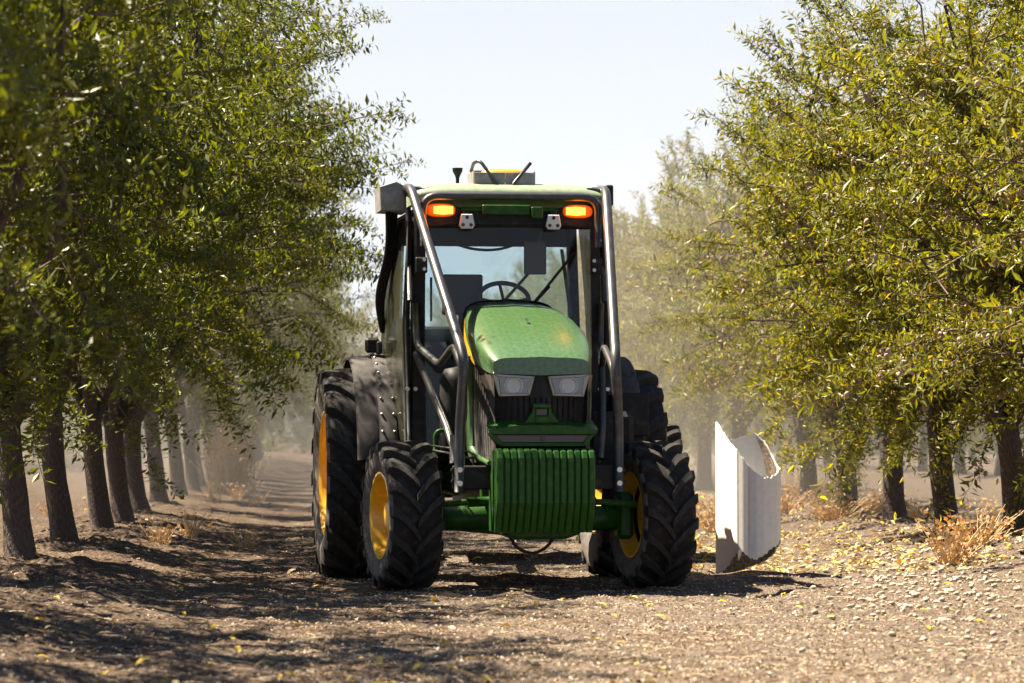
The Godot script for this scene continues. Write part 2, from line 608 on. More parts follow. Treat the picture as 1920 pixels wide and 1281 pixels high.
func make_tree(label: String, group: String, sd: int, base: Vector3, lean: Vector3, shape: Dictionary, shoot: Mesh, nuts: int) -> Node3D:
	# shape: rin/rout (reach towards +x and -x), rz, low, top, fork, girth, n2, n3, per
	rng.seed = sd
	var t := thing("almond_tree", label, "tree", base, 0.0, group)
	var s := S()
	var fork := Vector3(lean.x, shape.fork, lean.z)
	var g: float = shape.girth
	# trunk: flared base, bent and bumpy
	var tp := PackedVector3Array()
	var bend := Vector3(rng.randf_range(-0.05, 0.05), 0, rng.randf_range(-0.05, 0.05))
	for i in 9:
		var k := i / 8.0
		tp.append(Vector3(fork.x * k, -0.12 + (fork.y + 0.12) * k, fork.z * k) + bend * sin(k * PI))
	var rings := []
	for i in 9:
		var k := i / 8.0
		var r := g * (1.0 + 0.62 * exp(-k * 8.0) + 0.1 * exp(-(1.0 - k) * 6.0)) * (1.0 - 0.1 * k)
		var ring := PackedVector3Array()
		for j in 14:
			var a := TAU * j / 14
			var rr := r * (1.0 + 0.05 * sin(a * 3.0 + k * 4.0 + sd) + rng.randf_range(-0.05, 0.05) + (0.14 * maxf(0.0, sin(a * 2.0 + sd)) if i == 0 else 0.0))
			ring.append(tp[i] + Vector3(cos(a) * rr, 0, sin(a) * rr))
		rings.append(ring)
	loft(s, rings)
	put(s, "trunk", M.bark, t)
	s = S()
	var thin := S()
	var cy: float = (shape.low + shape.top) * 0.5
	var ry: float = (shape.top - shape.low) * 0.5
	var nodes := PackedVector3Array()
	var spot := func(rad: float, up_bias: float) -> Vector3:
		var d := Vector3(rng.randfn(), rng.randfn() + up_bias, rng.randfn()).normalized() * rad
		return Vector3(d.x * (shape.rin if d.x > 0.0 else shape.rout), cy + d.y * ry, d.z * shape.rz)
	# scaffold limbs
	var limbs := 6
	for i in limbs:
		var az := TAU * (i + rng.randf_range(-0.25, 0.25)) / limbs
		var el := rng.randf_range(0.35, 0.95)
		var e := Vector3(cos(az) * (shape.rin if cos(az) > 0 else shape.rout) * 0.62 * cos(el), cy + ry * rng.randf_range(0.25, 0.8), sin(az) * shape.rz * 0.62 * cos(el)) + fork * Vector3(0.4, 0, 0.4)
		var pts := PackedVector3Array()
		var kink := Vector3(rng.randf_range(-0.2, 0.2), 0, rng.randf_range(-0.2, 0.2))
		for k in 9:
			var u := k / 8.0
			var p := fork.lerp(e, u) + Vector3(cos(az), 0, sin(az)) * sin(u * PI) * 0.28 + kink * sin(u * TAU)
			if k == 0:
				p -= Vector3(0, 0.12, 0)
			pts.append(p)
			if k >= 2:
				nodes.append(p)
		tube(s, pts, g * rng.randf_range(0.5, 0.68), g * 0.12, 8, 0.05)
	var attach := func(e: Vector3, pool: PackedVector3Array) -> Vector3:
		var best := 1e9
		var at := pool[0]
		for p in pool:
			var d := p.distance_squared_to(e) * (1.0 + (1.2 if p.y > e.y + 0.1 else 0.0))
			if d < best:
				best = d
				at = p
		return at
	var pool2 := nodes.duplicate()
	for i in int(shape.n2):
		var e: Vector3 = spot.call(rng.randf_range(0.45, 0.88), 0.1)
		var a: Vector3 = attach.call(e, nodes)
		var mid := a.lerp(e, 0.5) + Vector3(rng.randf_range(-0.1, 0.1), rng.randf_range(0.0, 0.22), rng.randf_range(-0.1, 0.1))
		var pts := PackedVector3Array()
		for k in 6:
			var u := k / 5.0
			pts.append(a.lerp(mid, u).lerp(mid.lerp(e, u), u))
			if k > 0:
				pool2.append(pts[k])
		tube(s, pts, g * 0.17, g * 0.06, 6)
	var places := []
	var tints := []
	var nut_places := []
	var lobes := FastNoiseLite.new()
	lobes.seed = sd
	lobes.frequency = 0.55
	var made := 0
	for i in int(shape.n3) * 2:
		if made >= int(shape.n3):
			break
		var rad := pow(rng.randf_range(0.12, 1.0), 0.42) * rng.randf_range(0.9, 1.06)
		if rng.randf() < 0.07:
			rad *= rng.randf_range(1.05, 1.22)
		var e: Vector3 = spot.call(rad, 0.0)
		var clump := lobes.get_noise_3dv(e * 1.6)
		if clump < -0.08:
			continue
		made += 1
		e = Vector3(0, cy, 0) + (e - Vector3(0, cy, 0)) * (0.95 + 0.6 * lobes.get_noise_3dv((e - Vector3(0, cy, 0)).normalized() * 2.6 + Vector3(50, 0, 0)))
		if e.y < shape.low * 0.8:
			e.y = shape.low * 0.8 + rng.randf() * 0.3
		var a: Vector3 = attach.call(e, pool2)
		# a spray that grows outwards and upwards from its branch
		var spray := (e - a).normalized().lerp((e - Vector3(0, cy - 0.9, 0)).normalized(), 0.55).normalized()
		var reach := clampf(a.distance_to(e), 0.65, 1.45)
		a = e - spray * reach
		var mid := a.lerp(e, 0.5) + Vector3(rng.randf_range(-0.06, 0.06), rng.randf_range(-0.02, 0.16), rng.randf_range(-0.06, 0.06))
		var pts := PackedVector3Array()
		for k in 5:
			var u := k / 4.0
			pts.append(a.lerp(mid, u).lerp(mid.lerp(e, u), u))
		tube(thin, pts, g * 0.075, g * 0.02, 4)
		var per := int(shape.per)
		var tone := rng.randf_range(0.72, 1.3)
		for k in per:
			var u := 0.2 + 0.8 * (k + rng.randf() * 0.8) / per
			u = minf(u, 0.98)
			var f := u * 4.0
			var j := mini(int(f), 3)
			var p := pts[j].lerp(pts[j + 1], f - j)
			var along := (pts[j + 1] - pts[j]).normalized()
			var d := along * rng.randf_range(0.8, 1.4) + Vector3(rng.randfn(), rng.randfn() - 0.1, rng.randfn()) * 0.42
			places.append(frame_along(d, rng.randf() * TAU, rng.randf_range(0.6, 0.95) * shape.get("size", 1.0), p))
			var w := tone * rng.randf_range(0.85, 1.15)
			tints.append(Color(w * rng.randf_range(0.9, 1.15), w, w * rng.randf_range(0.85, 1.1)))
			if nuts > 0 and rng.randf() < nuts / float(shape.n3 * per):
				for q in rng.randi_range(1, 4):
					var np := p + Vector3(rng.randf_range(-0.08, 0.08), rng.randf_range(-0.12, 0.0), rng.randf_range(-0.08, 0.08))
					nut_places.append(frame_along(Vector3(rng.randfn() * 0.6, -1, rng.randfn() * 0.6), rng.randf() * TAU, rng.randf_range(0.85, 1.2), np))
		places.append(frame_along(e - mid, rng.randf() * TAU, rng.randf_range(0.9, 1.3) * shape.get("size", 1.0), e))
		tints.append(Color(1, 1, 1))
	# long leaders that stand out of the crown, leafy to the tip
	for i in 34:
		var e: Vector3 = spot.call(rng.randf_range(0.72, 0.95), 0.15)
		var a: Vector3 = attach.call(e, pool2)
		var dir := ((e - Vector3(0, cy - 0.6, 0)).normalized() + Vector3(rng.randfn(), rng.randfn() * 0.7, rng.randfn()) * 0.25).normalized()
		var pts := PackedVector3Array([a, a.lerp(e, 0.6)])
		var length := rng.randf_range(0.5, 1.0)
		var sag := rng.randf_range(-0.1, 0.25)
		for k in 5:
			var u := k / 4.0
			pts.append(e + dir * length * u - Vector3(0, sag * u * u, 0))
		tube(thin, pts, g * 0.09, g * 0.02, 4)
		for k in 13:
			var f := 2.0 + 4.0 * (k + rng.randf() * 0.6) / 13.6
			var j := mini(int(f), 5)
			var p := pts[j].lerp(pts[j + 1], f - j)
			var d := (pts[j + 1] - pts[j]).normalized() + Vector3(rng.randfn(), rng.randfn(), rng.randfn()) * 0.45
			places.append(frame_along(d, rng.randf() * TAU, rng.randf_range(0.55, 0.85), p))
			tints.append(Color(1, 1, 1))
	put(s, "limbs", M.bark, t)
	put(thin, "twigs", M.twig, t)
	scatter("crown", shoot, M.leaf, places, tints, t)
	if nut_places.size() > 0:
		scatter("almond_hulls", nut_mesh, M.hull, nut_places, [], t)
	return t

var nut_mesh: Mesh

func copy_tree(src: Node3D, at: Vector3, turn: float, size: float, label: String, group: String) -> void:
	var o: Node3D = src.duplicate()
	o.name = numbered("almond_tree")
	add_child(o)
	o.position = at
	o.rotation.y = turn
	o.scale = Vector3.ONE * size
	o.set_meta("label", label)
	o.set_meta("group", group)

const ORD := ["first", "second", "third", "fourth", "fifth", "sixth", "seventh", "eighth", "ninth", "tenth", "eleventh", "twelfth", "thirteenth", "fourteenth", "fifteenth", "sixteenth", "seventeenth", "eighteenth", "nineteenth", "twentieth", "twenty-first", "twenty-second", "twenty-third", "twenty-fourth", "twenty-fifth", "twenty-sixth"]

func make_orchard() -> void:
	nut_mesh = almond_mesh(0.062)
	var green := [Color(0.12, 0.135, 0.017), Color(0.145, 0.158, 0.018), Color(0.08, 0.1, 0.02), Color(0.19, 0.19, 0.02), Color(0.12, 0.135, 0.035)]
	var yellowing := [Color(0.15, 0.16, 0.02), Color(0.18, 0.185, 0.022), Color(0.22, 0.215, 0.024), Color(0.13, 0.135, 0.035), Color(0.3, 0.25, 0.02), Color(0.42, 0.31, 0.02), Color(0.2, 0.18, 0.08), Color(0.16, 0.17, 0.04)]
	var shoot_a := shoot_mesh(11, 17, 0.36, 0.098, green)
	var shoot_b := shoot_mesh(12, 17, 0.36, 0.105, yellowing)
	var lg := "almond trees in the shaded row"
	var rg := "almond trees in the sunlit row"
	# shaded row: [pixel x, pixel y of the trunk foot, reach towards the alley, crown foot, top]
	var left := [[-45, 1084, 1.35, 1.3, 5.3], [42, 1055, 1.75, 1.15, 5.4], [126, 1021, 2.2, 0.95, 5.9], [196, 996, 2.55, 1.0, 6.3], [236, 981, 2.6, 1.3, 6.3], [267, 966, 2.7, 1.35, 6.3], [302, 946, 2.75, 1.3, 6.4], [337, 931, 2.8, 1.3, 6.5]]
	var where := []
	for a in left:
		var p := ground_at(a[0], a[1], 0.15)
		where.append([Vector3(p.x, ground_height(p.x, p.z), p.z), a[2], a[3], a[4]])
	where.push_front([Vector3(-2.2, ground_height(-2.2, -18.6), -18.6), 1.45, 1.35, 5.2])
	where.push_front([Vector3(-2.25, ground_height(-2.25, -14.6), -14.6), 1.5, 1.55, 5.2])
	var protos_l := []
	for i in where.size():
		var w: Array = where[i]
		var near: bool = i < 7
		var shape := {"rin": w[1], "rout": 2.2, "rz": 2.1, "low": w[2], "top": w[3], "fork": rng.randf_range(1.0, 1.25), "girth": 0.105, "n2": 60, "n3": (170 if i < 3 else 235) if near else 190, "per": 10}
		var label: String = "green almond tree, %s of the shaded row counted back from the dry brush" % ORD[where.size() - 1 - i]
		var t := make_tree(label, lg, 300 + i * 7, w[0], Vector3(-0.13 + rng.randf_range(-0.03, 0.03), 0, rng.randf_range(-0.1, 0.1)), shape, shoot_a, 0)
		protos_l.append(t)
	var z := -56.6
	for k in 16:
		var at := Vector3(LEFT_ROW + rng.randf_range(-0.1, 0.1), 0, z)
		at.y = ground_height(at.x, at.z)
		copy_tree(protos_l[6 + k % 4], at, rng.randf_range(-0.5, 0.5), rng.randf_range(0.95, 1.06), "green almond tree in the dusty row, %s beyond the dry brush" % ORD[k], lg)
		z -= 4.8
	# sunlit row
	var right := [[1908, 1006], [1783, 997], [1679, 977], [1586, 965], [1516, 945]]
	var spots := [Vector3(6.5, 0, -22.3), Vector3(6.4, 0, -27.0)]
	for a in right:
		spots.append(ground_at(a[0], a[1], 0.15))
	spots.append(Vector3(6.35, 0, -51.0))
	var protos_r := []
	for i in spots.size():
		var p: Vector3 = spots[i]
		p.y = ground_height(p.x, p.z)
		var reach: float = [2.3, 2.45, 2.35, 2.25, 2.1, 2.0, 2.0, 2.0][i]
		var shape := {"rin": 2.3, "rout": reach, "rz": 2.2, "low": 0.62 if i < 6 else 0.9, "top": [4.9, 5.2, 5.4, 5.3, 5.2, 5.0, 5.0, 5.1][i], "fork": rng.randf_range(1.0, 1.2), "girth": 0.115, "n2": 60, "n3": 285 if i < 4 else 215, "per": 10}
		var label: String = "yellowing almond tree with ripe hulls, %s of the sunlit row beside the white pipe" % ORD[i]
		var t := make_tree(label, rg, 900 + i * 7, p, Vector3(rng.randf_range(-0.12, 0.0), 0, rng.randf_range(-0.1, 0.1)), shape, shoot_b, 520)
		protos_r.append(t)
	z = -56.0
	for k in 16:
		var at := Vector3(RIGHT_ROW + rng.randf_range(-0.1, 0.1), 0, z)
		at.y = ground_height(at.x, at.z)
		copy_tree(protos_r[4 + k % 4], at, rng.randf_range(-0.5, 0.5), rng.randf_range(0.95, 1.06), "pale dusty almond tree, %s behind the row of ripe trees" % ORD[k], rg)
		z -= 4.8
	# the orchard beyond, one hazy mass of green
	var far_places := []
	for k in 9000:
		var x := rng.randf_range(-95, 110)
		var y := 0.05 + 6.0 * pow(rng.randf(), 1.1) * (0.8 + 0.2 * sin(x * 1.3))
		far_places.append(frame_along(Vector3(rng.randfn(), rng.randfn() + 0.4, rng.randfn()), rng.randf() * TAU, rng.randf_range(3.0, 5.5), Vector3(x, y, -172.0 + rng.randf_range(-4, 4))))
	var far := scatter("far_orchard", shoot_a, M.leaf, far_places, [], self)
	tag(far, "hazy green mass of the orchard far beyond the rows", "orchard", "", "stuff")
	# the next rows, seen under and between the crowns
	for k in 12:
		var at := Vector3(14.8 + rng.randf_range(-0.15, 0.15), 0, -58.0 - k * 5.2)
		at.y = ground_height(at.x, at.z)
		copy_tree(protos_r[4 + (k + 1) % 4], at, rng.randf() * TAU, rng.randf_range(0.95, 1.05), "faint almond tree across the far alley behind the sunlit row, %s of its row" % ORD[k], "almond trees across the far alley")
	for k in 10:
		var at := Vector3(-10.6 + rng.randf_range(-0.15, 0.15), 0, -96.0 - k * 5.2)
		at.y = ground_height(at.x, at.z)
		copy_tree(protos_l[6 + (k + 1) % 4], at, rng.randf() * TAU, rng.randf_range(0.95, 1.05), "faint almond tree across the alley behind the shaded row, %s of its row" % ORD[k], "almond trees behind the shaded row")
	for k in 8:
		var at := Vector3(23.3, 0, -100.0 - k * 5.2)
		copy_tree(protos_r[4 + k % 4], at, rng.randf() * TAU, 1.0, "very faint almond tree two alleys behind the sunlit row, %s of its row" % ORD[k], "almond trees two alleys away")

	for k in 12:
		var at := Vector3(-20.0 + k * 4.2, 0, -142.0 + rng.randf_range(-1, 1))
		copy_tree(protos_l[6 + k % 4], at, rng.randf() * TAU, 1.1, "faint almond tree closing the far end of the alley, %s of its line" % ORD[k], "almond trees across the end of the alley")

# ---------- litter on the ground ----------
func clod_mesh(sd: int) -> Mesh:
	var r := RandomNumberGenerator.new()
	r.seed = sd
	var s := S(true)
	var top := PackedVector3Array()
	var low := PackedVector3Array()
	for j in 6:
		var a := TAU * j / 6 + r.randf_range(-0.3, 0.3)
		top.append(Vector3(cos(a) * r.randf_range(0.3, 0.6), r.randf_range(0.35, 0.6), sin(a) * r.randf_range(0.3, 0.6)))
		low.append(Vector3(cos(a) * r.randf_range(0.75, 1.0), r.randf_range(-0.3, 0.1), sin(a) * r.randf_range(0.75, 1.0)))
	loft(s, [low, top])
	cap(s, top)
	cap(s, low, true)
	s.generate_normals()
	return s.commit()

func flake_mesh(sd: int, l: float, w: float) -> Mesh:
	# a dry curled flake or fallen leaf
	var r := RandomNumberGenerator.new()
	r.seed = sd
	var s := S(true)
	var rows := []
	for i in 5:
		var t := i / 4.0
		var hw := w * 0.5 * pow(sin(PI * clampf(t, 0.03, 0.97)), 0.7)
		var y := 0.14 * l * sin(t * PI + 0.4)
		rows.append(PackedVector3Array([Vector3(-hw, y + hw * 0.5, (t - 0.5) * l), Vector3(0, y, (t - 0.5) * l), Vector3(hw, y + hw * 0.35, (t - 0.5) * l)]))
	loft(s, rows, false)
	s.generate_normals()
	return s.commit()

func straw_mesh() -> Mesh:
	var s := S(true)
	tube(s, PackedVector3Array([Vector3(0, 0, -0.5), Vector3(0.04, 0.05, 0), Vector3(0, 0, 0.5)]), 0.028, 0.02, 4)
	s.generate_normals()
	return s.commit()

func view_spot(px0: float, px1: float, py0: float, py1: float) -> Vector3:
	# a place on the ground, drawn evenly over part of the picture so that near and far are covered alike
	var p := ground_at(rng.randf_range(px0, px1), rng.randf_range(py0, py1))
	p.y = ground_height(p.x, p.z)
	return p

func loose_basis(size: float, tilt: float) -> Basis:
	return (Basis(Vector3.UP, rng.randf() * TAU) * Basis(Vector3.RIGHT, rng.randf_range(-tilt, tilt)) * Basis(Vector3.BACK, rng.randf_range(-tilt, tilt))).scaled(Vector3.ONE * size)

func make_litter() -> void:
	rng.seed = 77
	var pl := []
	var ti := []
	for i in 9000:
		var p := view_spot(-120, 2040, 945, 1330)
		if rng.randf() < 0.35:
			p = view_spot(-120, 700, 945, 1330)
		var sz := rng.randf_range(0.006, 0.017) * (2.2 if rng.randf() < 0.06 else 1.0)
		pl.append(Transform3D(loose_basis(sz, 0.4) * Basis.from_scale(Vector3(1, 0.7, 1)), p))
		var k := rng.randf_range(0.55, 1.3)
		ti.append(Color(0.13 * k, 0.097 * k, 0.073 * k))
	var o := scatter("soil_clods", clod_mesh(3), M.loose, pl, ti, self)
	tag(o, "small brown soil clods strewn over the orchard floor", "soil clods", "", "stuff")
	pl = []
	ti = []
	for i in 34000:
		var p := view_spot(500, 2040, 985, 1330)
		if rng.randf() < 0.25:
			p = view_spot(-120, 2040, 960, 1330)
		p.y += 0.004
		pl.append(Transform3D(loose_basis(rng.randf_range(0.5, 1.25), 0.7), p))
		var k := rng.randf_range(0.6, 1.35)
		ti.append(Color(0.32 * k, 0.23 * k, 0.145 * k) if rng.randf() < 0.75 else Color(0.4 * k, 0.34 * k, 0.26 * k))
	o = scatter("chaff", flake_mesh(5, 0.024, 0.012), M.dry_leaf, pl, ti, self)
	tag(o, "tan chaff and leaf crumbs covering the open ground", "chaff", "", "stuff")
	pl = []
	ti = []
	for i in 1800:
		var p := view_spot(-100, 2040, 950, 1330)
		p.y += 0.005
		pl.append(Transform3D(loose_basis(1.0, 0.15) * Basis.from_scale(Vector3(0.1, 0.1, rng.randf_range(0.04, 0.16))), p))
		var k := rng.randf_range(0.6, 1.3)
		ti.append(Color(0.36 * k, 0.27 * k, 0.18 * k))
	o = scatter("straw_bits", straw_mesh(), M.loose, pl, ti, self)
	tag(o, "thin dry straw and twig bits lying on the soil", "straw", "", "stuff")
	# fallen leaves: most under the sunlit row
	var leafy := flake_mesh(8, 0.085, 0.03)
	pl = []
	ti = []
	for i in 2600:
		var p := view_spot(1290, 2040, 930, 1075)
		if rng.randf() < 0.05:
			p = view_spot(-50, 1250, 960, 1300)
		if p.z < -60.0:
			continue
		p.y += 0.01
		var tr := Transform3D(loose_basis(rng.randf_range(0.7, 1.25), 0.5), p)
		var k := rng.randf_range(0.7, 1.25)
		var cl := Color(0.52 * k, 0.36 * k, 0.05 * k) if rng.randf() < 0.5 else Color(0.42 * k, 0.32 * k, 0.16 * k)
		pl.append(tr)
		ti.append(cl)
	o = scatter("fallen_leaves", leafy, M.dry_leaf, pl, ti, self)
	tag(o, "yellow fallen leaves carpeting the soil under the sunlit row", "fallen leaves", "", "stuff")
	var lone := mat("lone_leaf", Color(0.62, 0.44, 0.03), 0.6)
	lone.backlight_enabled = true
	lone.backlight = Color(0.9, 0.8, 0.2)
	for i in 40:
		var p := view_spot(20, 1280, 955, 1270)
		if i < 22:
			p = view_spot(1300, 1900, 1000, 1180)
		var leaf := place(leafy, "fallen_leaf", lone, self)
		leaf.transform = Transform3D(loose_basis(rng.randf_range(0.6, 0.95), 0.3), p + Vector3(0, 0.01, 0))
		tag(leaf, "single bright yellow fallen leaf lying on bare soil", "leaf", "single fallen leaves")
	# almonds shaken to the ground
	var nut := almond_mesh(0.055)
	pl = []
	for i in 800:
		var p := ground_at(clampf(rng.randfn(1800, 150), 1350, 2050), clampf(rng.randfn(1040, 45), 960, 1180))
		p.y = ground_height(p.x, p.z)
		if i < 270:
			# thickest in the strip in front of the sunlit row
			p = ground_at(clampf(rng.randfn(1740, 130), 1440, 1990), clampf(rng.randfn(1110, 42), 1020, 1235))
			p.y = ground_height(p.x, p.z)
		p.y += 0.013
		var tr := Transform3D((Basis(Vector3.UP, rng.randf() * TAU) * Basis(Vector3.RIGHT, PI / 2 + rng.randf_range(-0.25, 0.25)) * Basis(Vector3.UP, rng.randf_range(-0.5, 0.5))).scaled(Vector3(rng.randf_range(0.55, 1.2), rng.randf_range(0.6, 1.1), rng.randf_range(0.6, 1.2))), p)
		if i < 270:
			var a := place(nut, "fallen_almond", M.pale_hull, self)
			a.transform = tr
			tag(a, "pale almond in its hull lying on the soil strip before the sunlit row", "almond", "almonds shaken to the ground")
		else:
			pl.append(tr)
	o = scatter("scattered_almonds", nut, M.pale_hull, pl, [], self)
	tag(o, "many pale almonds scattered under the sunlit row", "almonds", "", "stuff")

# ---------- tractor ----------
func ring_arc(x: float, r: float, a0: float, a1: float, n: int, cy: float, cz: float) -> PackedVector3Array:
	var out := PackedVector3Array()
	for i in n + 1:
		var a := lerpf(a0, a1, i / float(n))
		out.append(Vector3(x, cy + r * sin(a), cz + r * cos(a)))
	return out

func lug_mesh(R: float, w: float, side: float, sweep: float, height: float, thick: float) -> Mesh:
	# one bar of the tread: from just past the middle of the tyre, curving round to the shoulder
	var s := S(true)
	var rings := []
	var steps := 8
	for i in steps + 2:
		var u := minf(i / float(steps), 1.0)
		var x := (-0.03 * w + u * 0.53 * w)
		var a := sweep * (1.0 - pow(1.0 - u, 1.55))
		var crown := R * (1.0 - 0.022 * u * u)
		var top := crown
		var low := crown - height - 0.012
		if i == steps:
			top = crown - 0.012
			low = crown - height - 0.03
		if i == steps + 1:
			x = 0.515 * w
			top = crown - 0.04
			low = crown - height - 0.045
			a += 0.03
		var ht := thick * (0.5 if i > 0 else 0.36) * (1.0 + 0.25 * u)
		var ring := PackedVector3Array()
		for c in [[low, -1.35], [top, -1.0], [top, 1.0], [low, 1.35]]:
			var ang: float = a + c[1] * ht / R
			ring.append(Vector3(x * side, c[0] * sin(ang), c[0] * cos(ang)))
		if side < 0.0:
			ring.reverse()
		rings.append(ring)
	loft(s, rings)
	cap(s, rings[0], true)
	cap(s, rings[rings.size() - 1])
	s.generate_normals()
	return s.commit()

func wheel(parent: Node3D, at: Vector3, steer: float, R: float, w: float, rim: float, side: float, lugs: int, sweep: float, letters: bool) -> void:
	var n := part_node("wheel", parent, at)
	n.rotation.y = steer
	var s := S()
	var id := Transform3D()
	var h := 0.042
	var c := R - h
	lathe(s, [Vector2(-0.36 * w, rim - 0.01), Vector2(-0.42 * w, rim + 0.015), Vector2(-0.48 * w, lerpf(rim, c, 0.28)), Vector2(-0.5 * w, lerpf(rim, c, 0.55)), Vector2(-0.49 * w, lerpf(rim, c, 0.78)), Vector2(-0.455 * w, c - 0.025), Vector2(-0.36 * w, c - 0.006), Vector2(0, c), Vector2(0.36 * w, c - 0.006), Vector2(0.455 * w, c - 0.025), Vector2(0.49 * w, lerpf(rim, c, 0.78)), Vector2(0.5 * w, lerpf(rim, c, 0.55)), Vector2(0.48 * w, lerpf(rim, c, 0.28)), Vector2(0.42 * w, rim + 0.015), Vector2(0.36 * w, rim - 0.01)], id, 64)
	put(s, "tyre", M.rubber, n)
	# dusty sidewalls
	for e in [-1.0, 1.0]:
		s = S()
		lathe(s, [Vector2(0.425 * w, rim + 0.012), Vector2(0.484 * w, lerpf(rim, c, 0.28)), Vector2(0.505 * w, lerpf(rim, c, 0.55)), Vector2(0.497 * w, lerpf(rim, c, 0.78)), Vector2(0.468 * w, c - 0.03)], Transform3D(Basis.from_scale(Vector3(e, 1, 1)), Vector3.ZERO), 64)
		put(s, "sidewall", M.dusty_rubber, n)
	var meshes := [lug_mesh(R, w, -1.0, sweep, h, 0.055 * R / 0.53 * 0.9), lug_mesh(R, w, 1.0, sweep, h, 0.055 * R / 0.53 * 0.9)]
	for i in lugs:
		for k in 2:
			var o := place(meshes[k], "lug", M.tread, n)
			o.rotation.x = -TAU * (i + 0.5 * k + 0.2) / lugs
	# rim: flange, deep well, dished disc on the outer side
	s = S()
	var q := Transform3D(Basis.from_scale(Vector3(side, 1, 1)), Vector3.ZERO)
	lathe(s, [Vector2(0.44 * w, rim + 0.012), Vector2(0.445 * w, rim - 0.004), Vector2(0.40 * w, rim - 0.02), Vector2(0.2 * w, rim - 0.035), Vector2(-0.06 * w, rim - 0.055), Vector2(-0.12 * w, rim - 0.10), Vector2(-0.06 * w, rim * 0.55), Vector2(0.02 * w, rim * 0.42), Vector2(0.02 * w, 0.001)], q, 48, true)
	lathe(s, [Vector2(-0.44 * w, rim + 0.012), Vector2(-0.445 * w, rim - 0.004), Vector2(-0.36 * w, rim - 0.02), Vector2(-0.16 * w, rim - 0.06)], q, 48, true)
	put(s, "rim", M.yellow_paint, n)
	s = S()
	lathe(s, [Vector2(0.02 * w, rim * 0.44), Vector2(0.12 * w, rim * 0.42), Vector2(0.2 * w, rim * 0.33), Vector2(0.3 * w, rim * 0.3), Vector2(0.31 * w, rim * 0.25), Vector2(0.31 * w, 0.001)], q, 32, true)
	put(s, "hub", M.yellow_paint, n)
	for i in 8:
		var a := TAU * i / 8
		s = S(true)
		lathe(s, [Vector2(0.11 * w, 0.001), Vector2(0.11 * w, 0.014), Vector2(0.17 * w, 0.014), Vector2(0.17 * w, 0.001)], q * Transform3D(Basis(), Vector3(0, sin(a) * rim * 0.37, cos(a) * rim * 0.37)), 6, true)
		put(s, "wheel_bolt", M.steel, n)
	if letters:
		# raised maker's letters on the sidewall
		var font := SystemFont.new()
		font.font_names = PackedStringArray(["Droid Sans"])
		var word := "SOTABT69|GOZ"
		for i in word.length():
			var tm := TextMesh.new()
			tm.font = font
			tm.text = word[i]
			tm.font_size = 24
			tm.pixel_size = 0.0015
			tm.depth = 0.006
			var o := place(tm, "letter", M.lettering, n)
			var a := PI - 0.1 + i * 0.085
			var rr := lerpf(rim, R, 0.52)
			# letters stand on the outer sidewall, their feet towards the hub
			var up := Vector3(0, sin(a), cos(a))
			var out := Vector3(side, 0, 0)
			o.transform = Transform3D(Basis(up.cross(out), up, out), up * rr + out * (0.507 * w))

func hood_section(z: float) -> Array:
	# half width, height of the shoulder, height of the crown
	var zs := [-0.9, -0.6, -0.3, 0.0, 0.25, 0.45, 0.58, 0.66, 0.7]
	var ws := [0.325, 0.375, 0.415, 0.43, 0.42, 0.398, 0.375, 0.355, 0.34]
	var sh := [1.93, 1.87, 1.80, 1.72, 1.645, 1.58, 1.545, 1.53, 1.525]
	var tops := [2.085, 2.05, 1.99, 1.91, 1.83, 1.755, 1.70, 1.662, 1.64]
	for i in zs.size() - 1:
		if z <= zs[i + 1]:
			var t: float = (z - zs[i]) / (zs[i + 1] - zs[i])
			return [lerpf(ws[i], ws[i + 1], t), lerpf(sh[i], sh[i + 1], t), lerpf(tops[i], tops[i + 1], t)]
	return [ws[8], sh[8], tops[8]]

func hood_point(z: float, t: float, lift := 0.0) -> Vector3:
	# t runs 0..1 over the hood from the left shoulder to the right one
	var h := hood_section(z)
	var a := PI * (1.0 - t)
	var cx := cos(a)
	var sy := sin(a)
	var boxy := smoothstep(-0.2, 0.66, z)
	var x: float = (h[0] + lift) * signf(cx) * pow(absf(cx), lerpf(0.62, 0.45, boxy))
	var y: float = h[1] + (h[2] - h[1] + lift) * pow(maxf(sy, 0.0), lerpf(0.5, 0.3, boxy))
	y += 0.006 * exp(-pow(x / 0.02, 2.0))
	return Vector3(x, y, z)

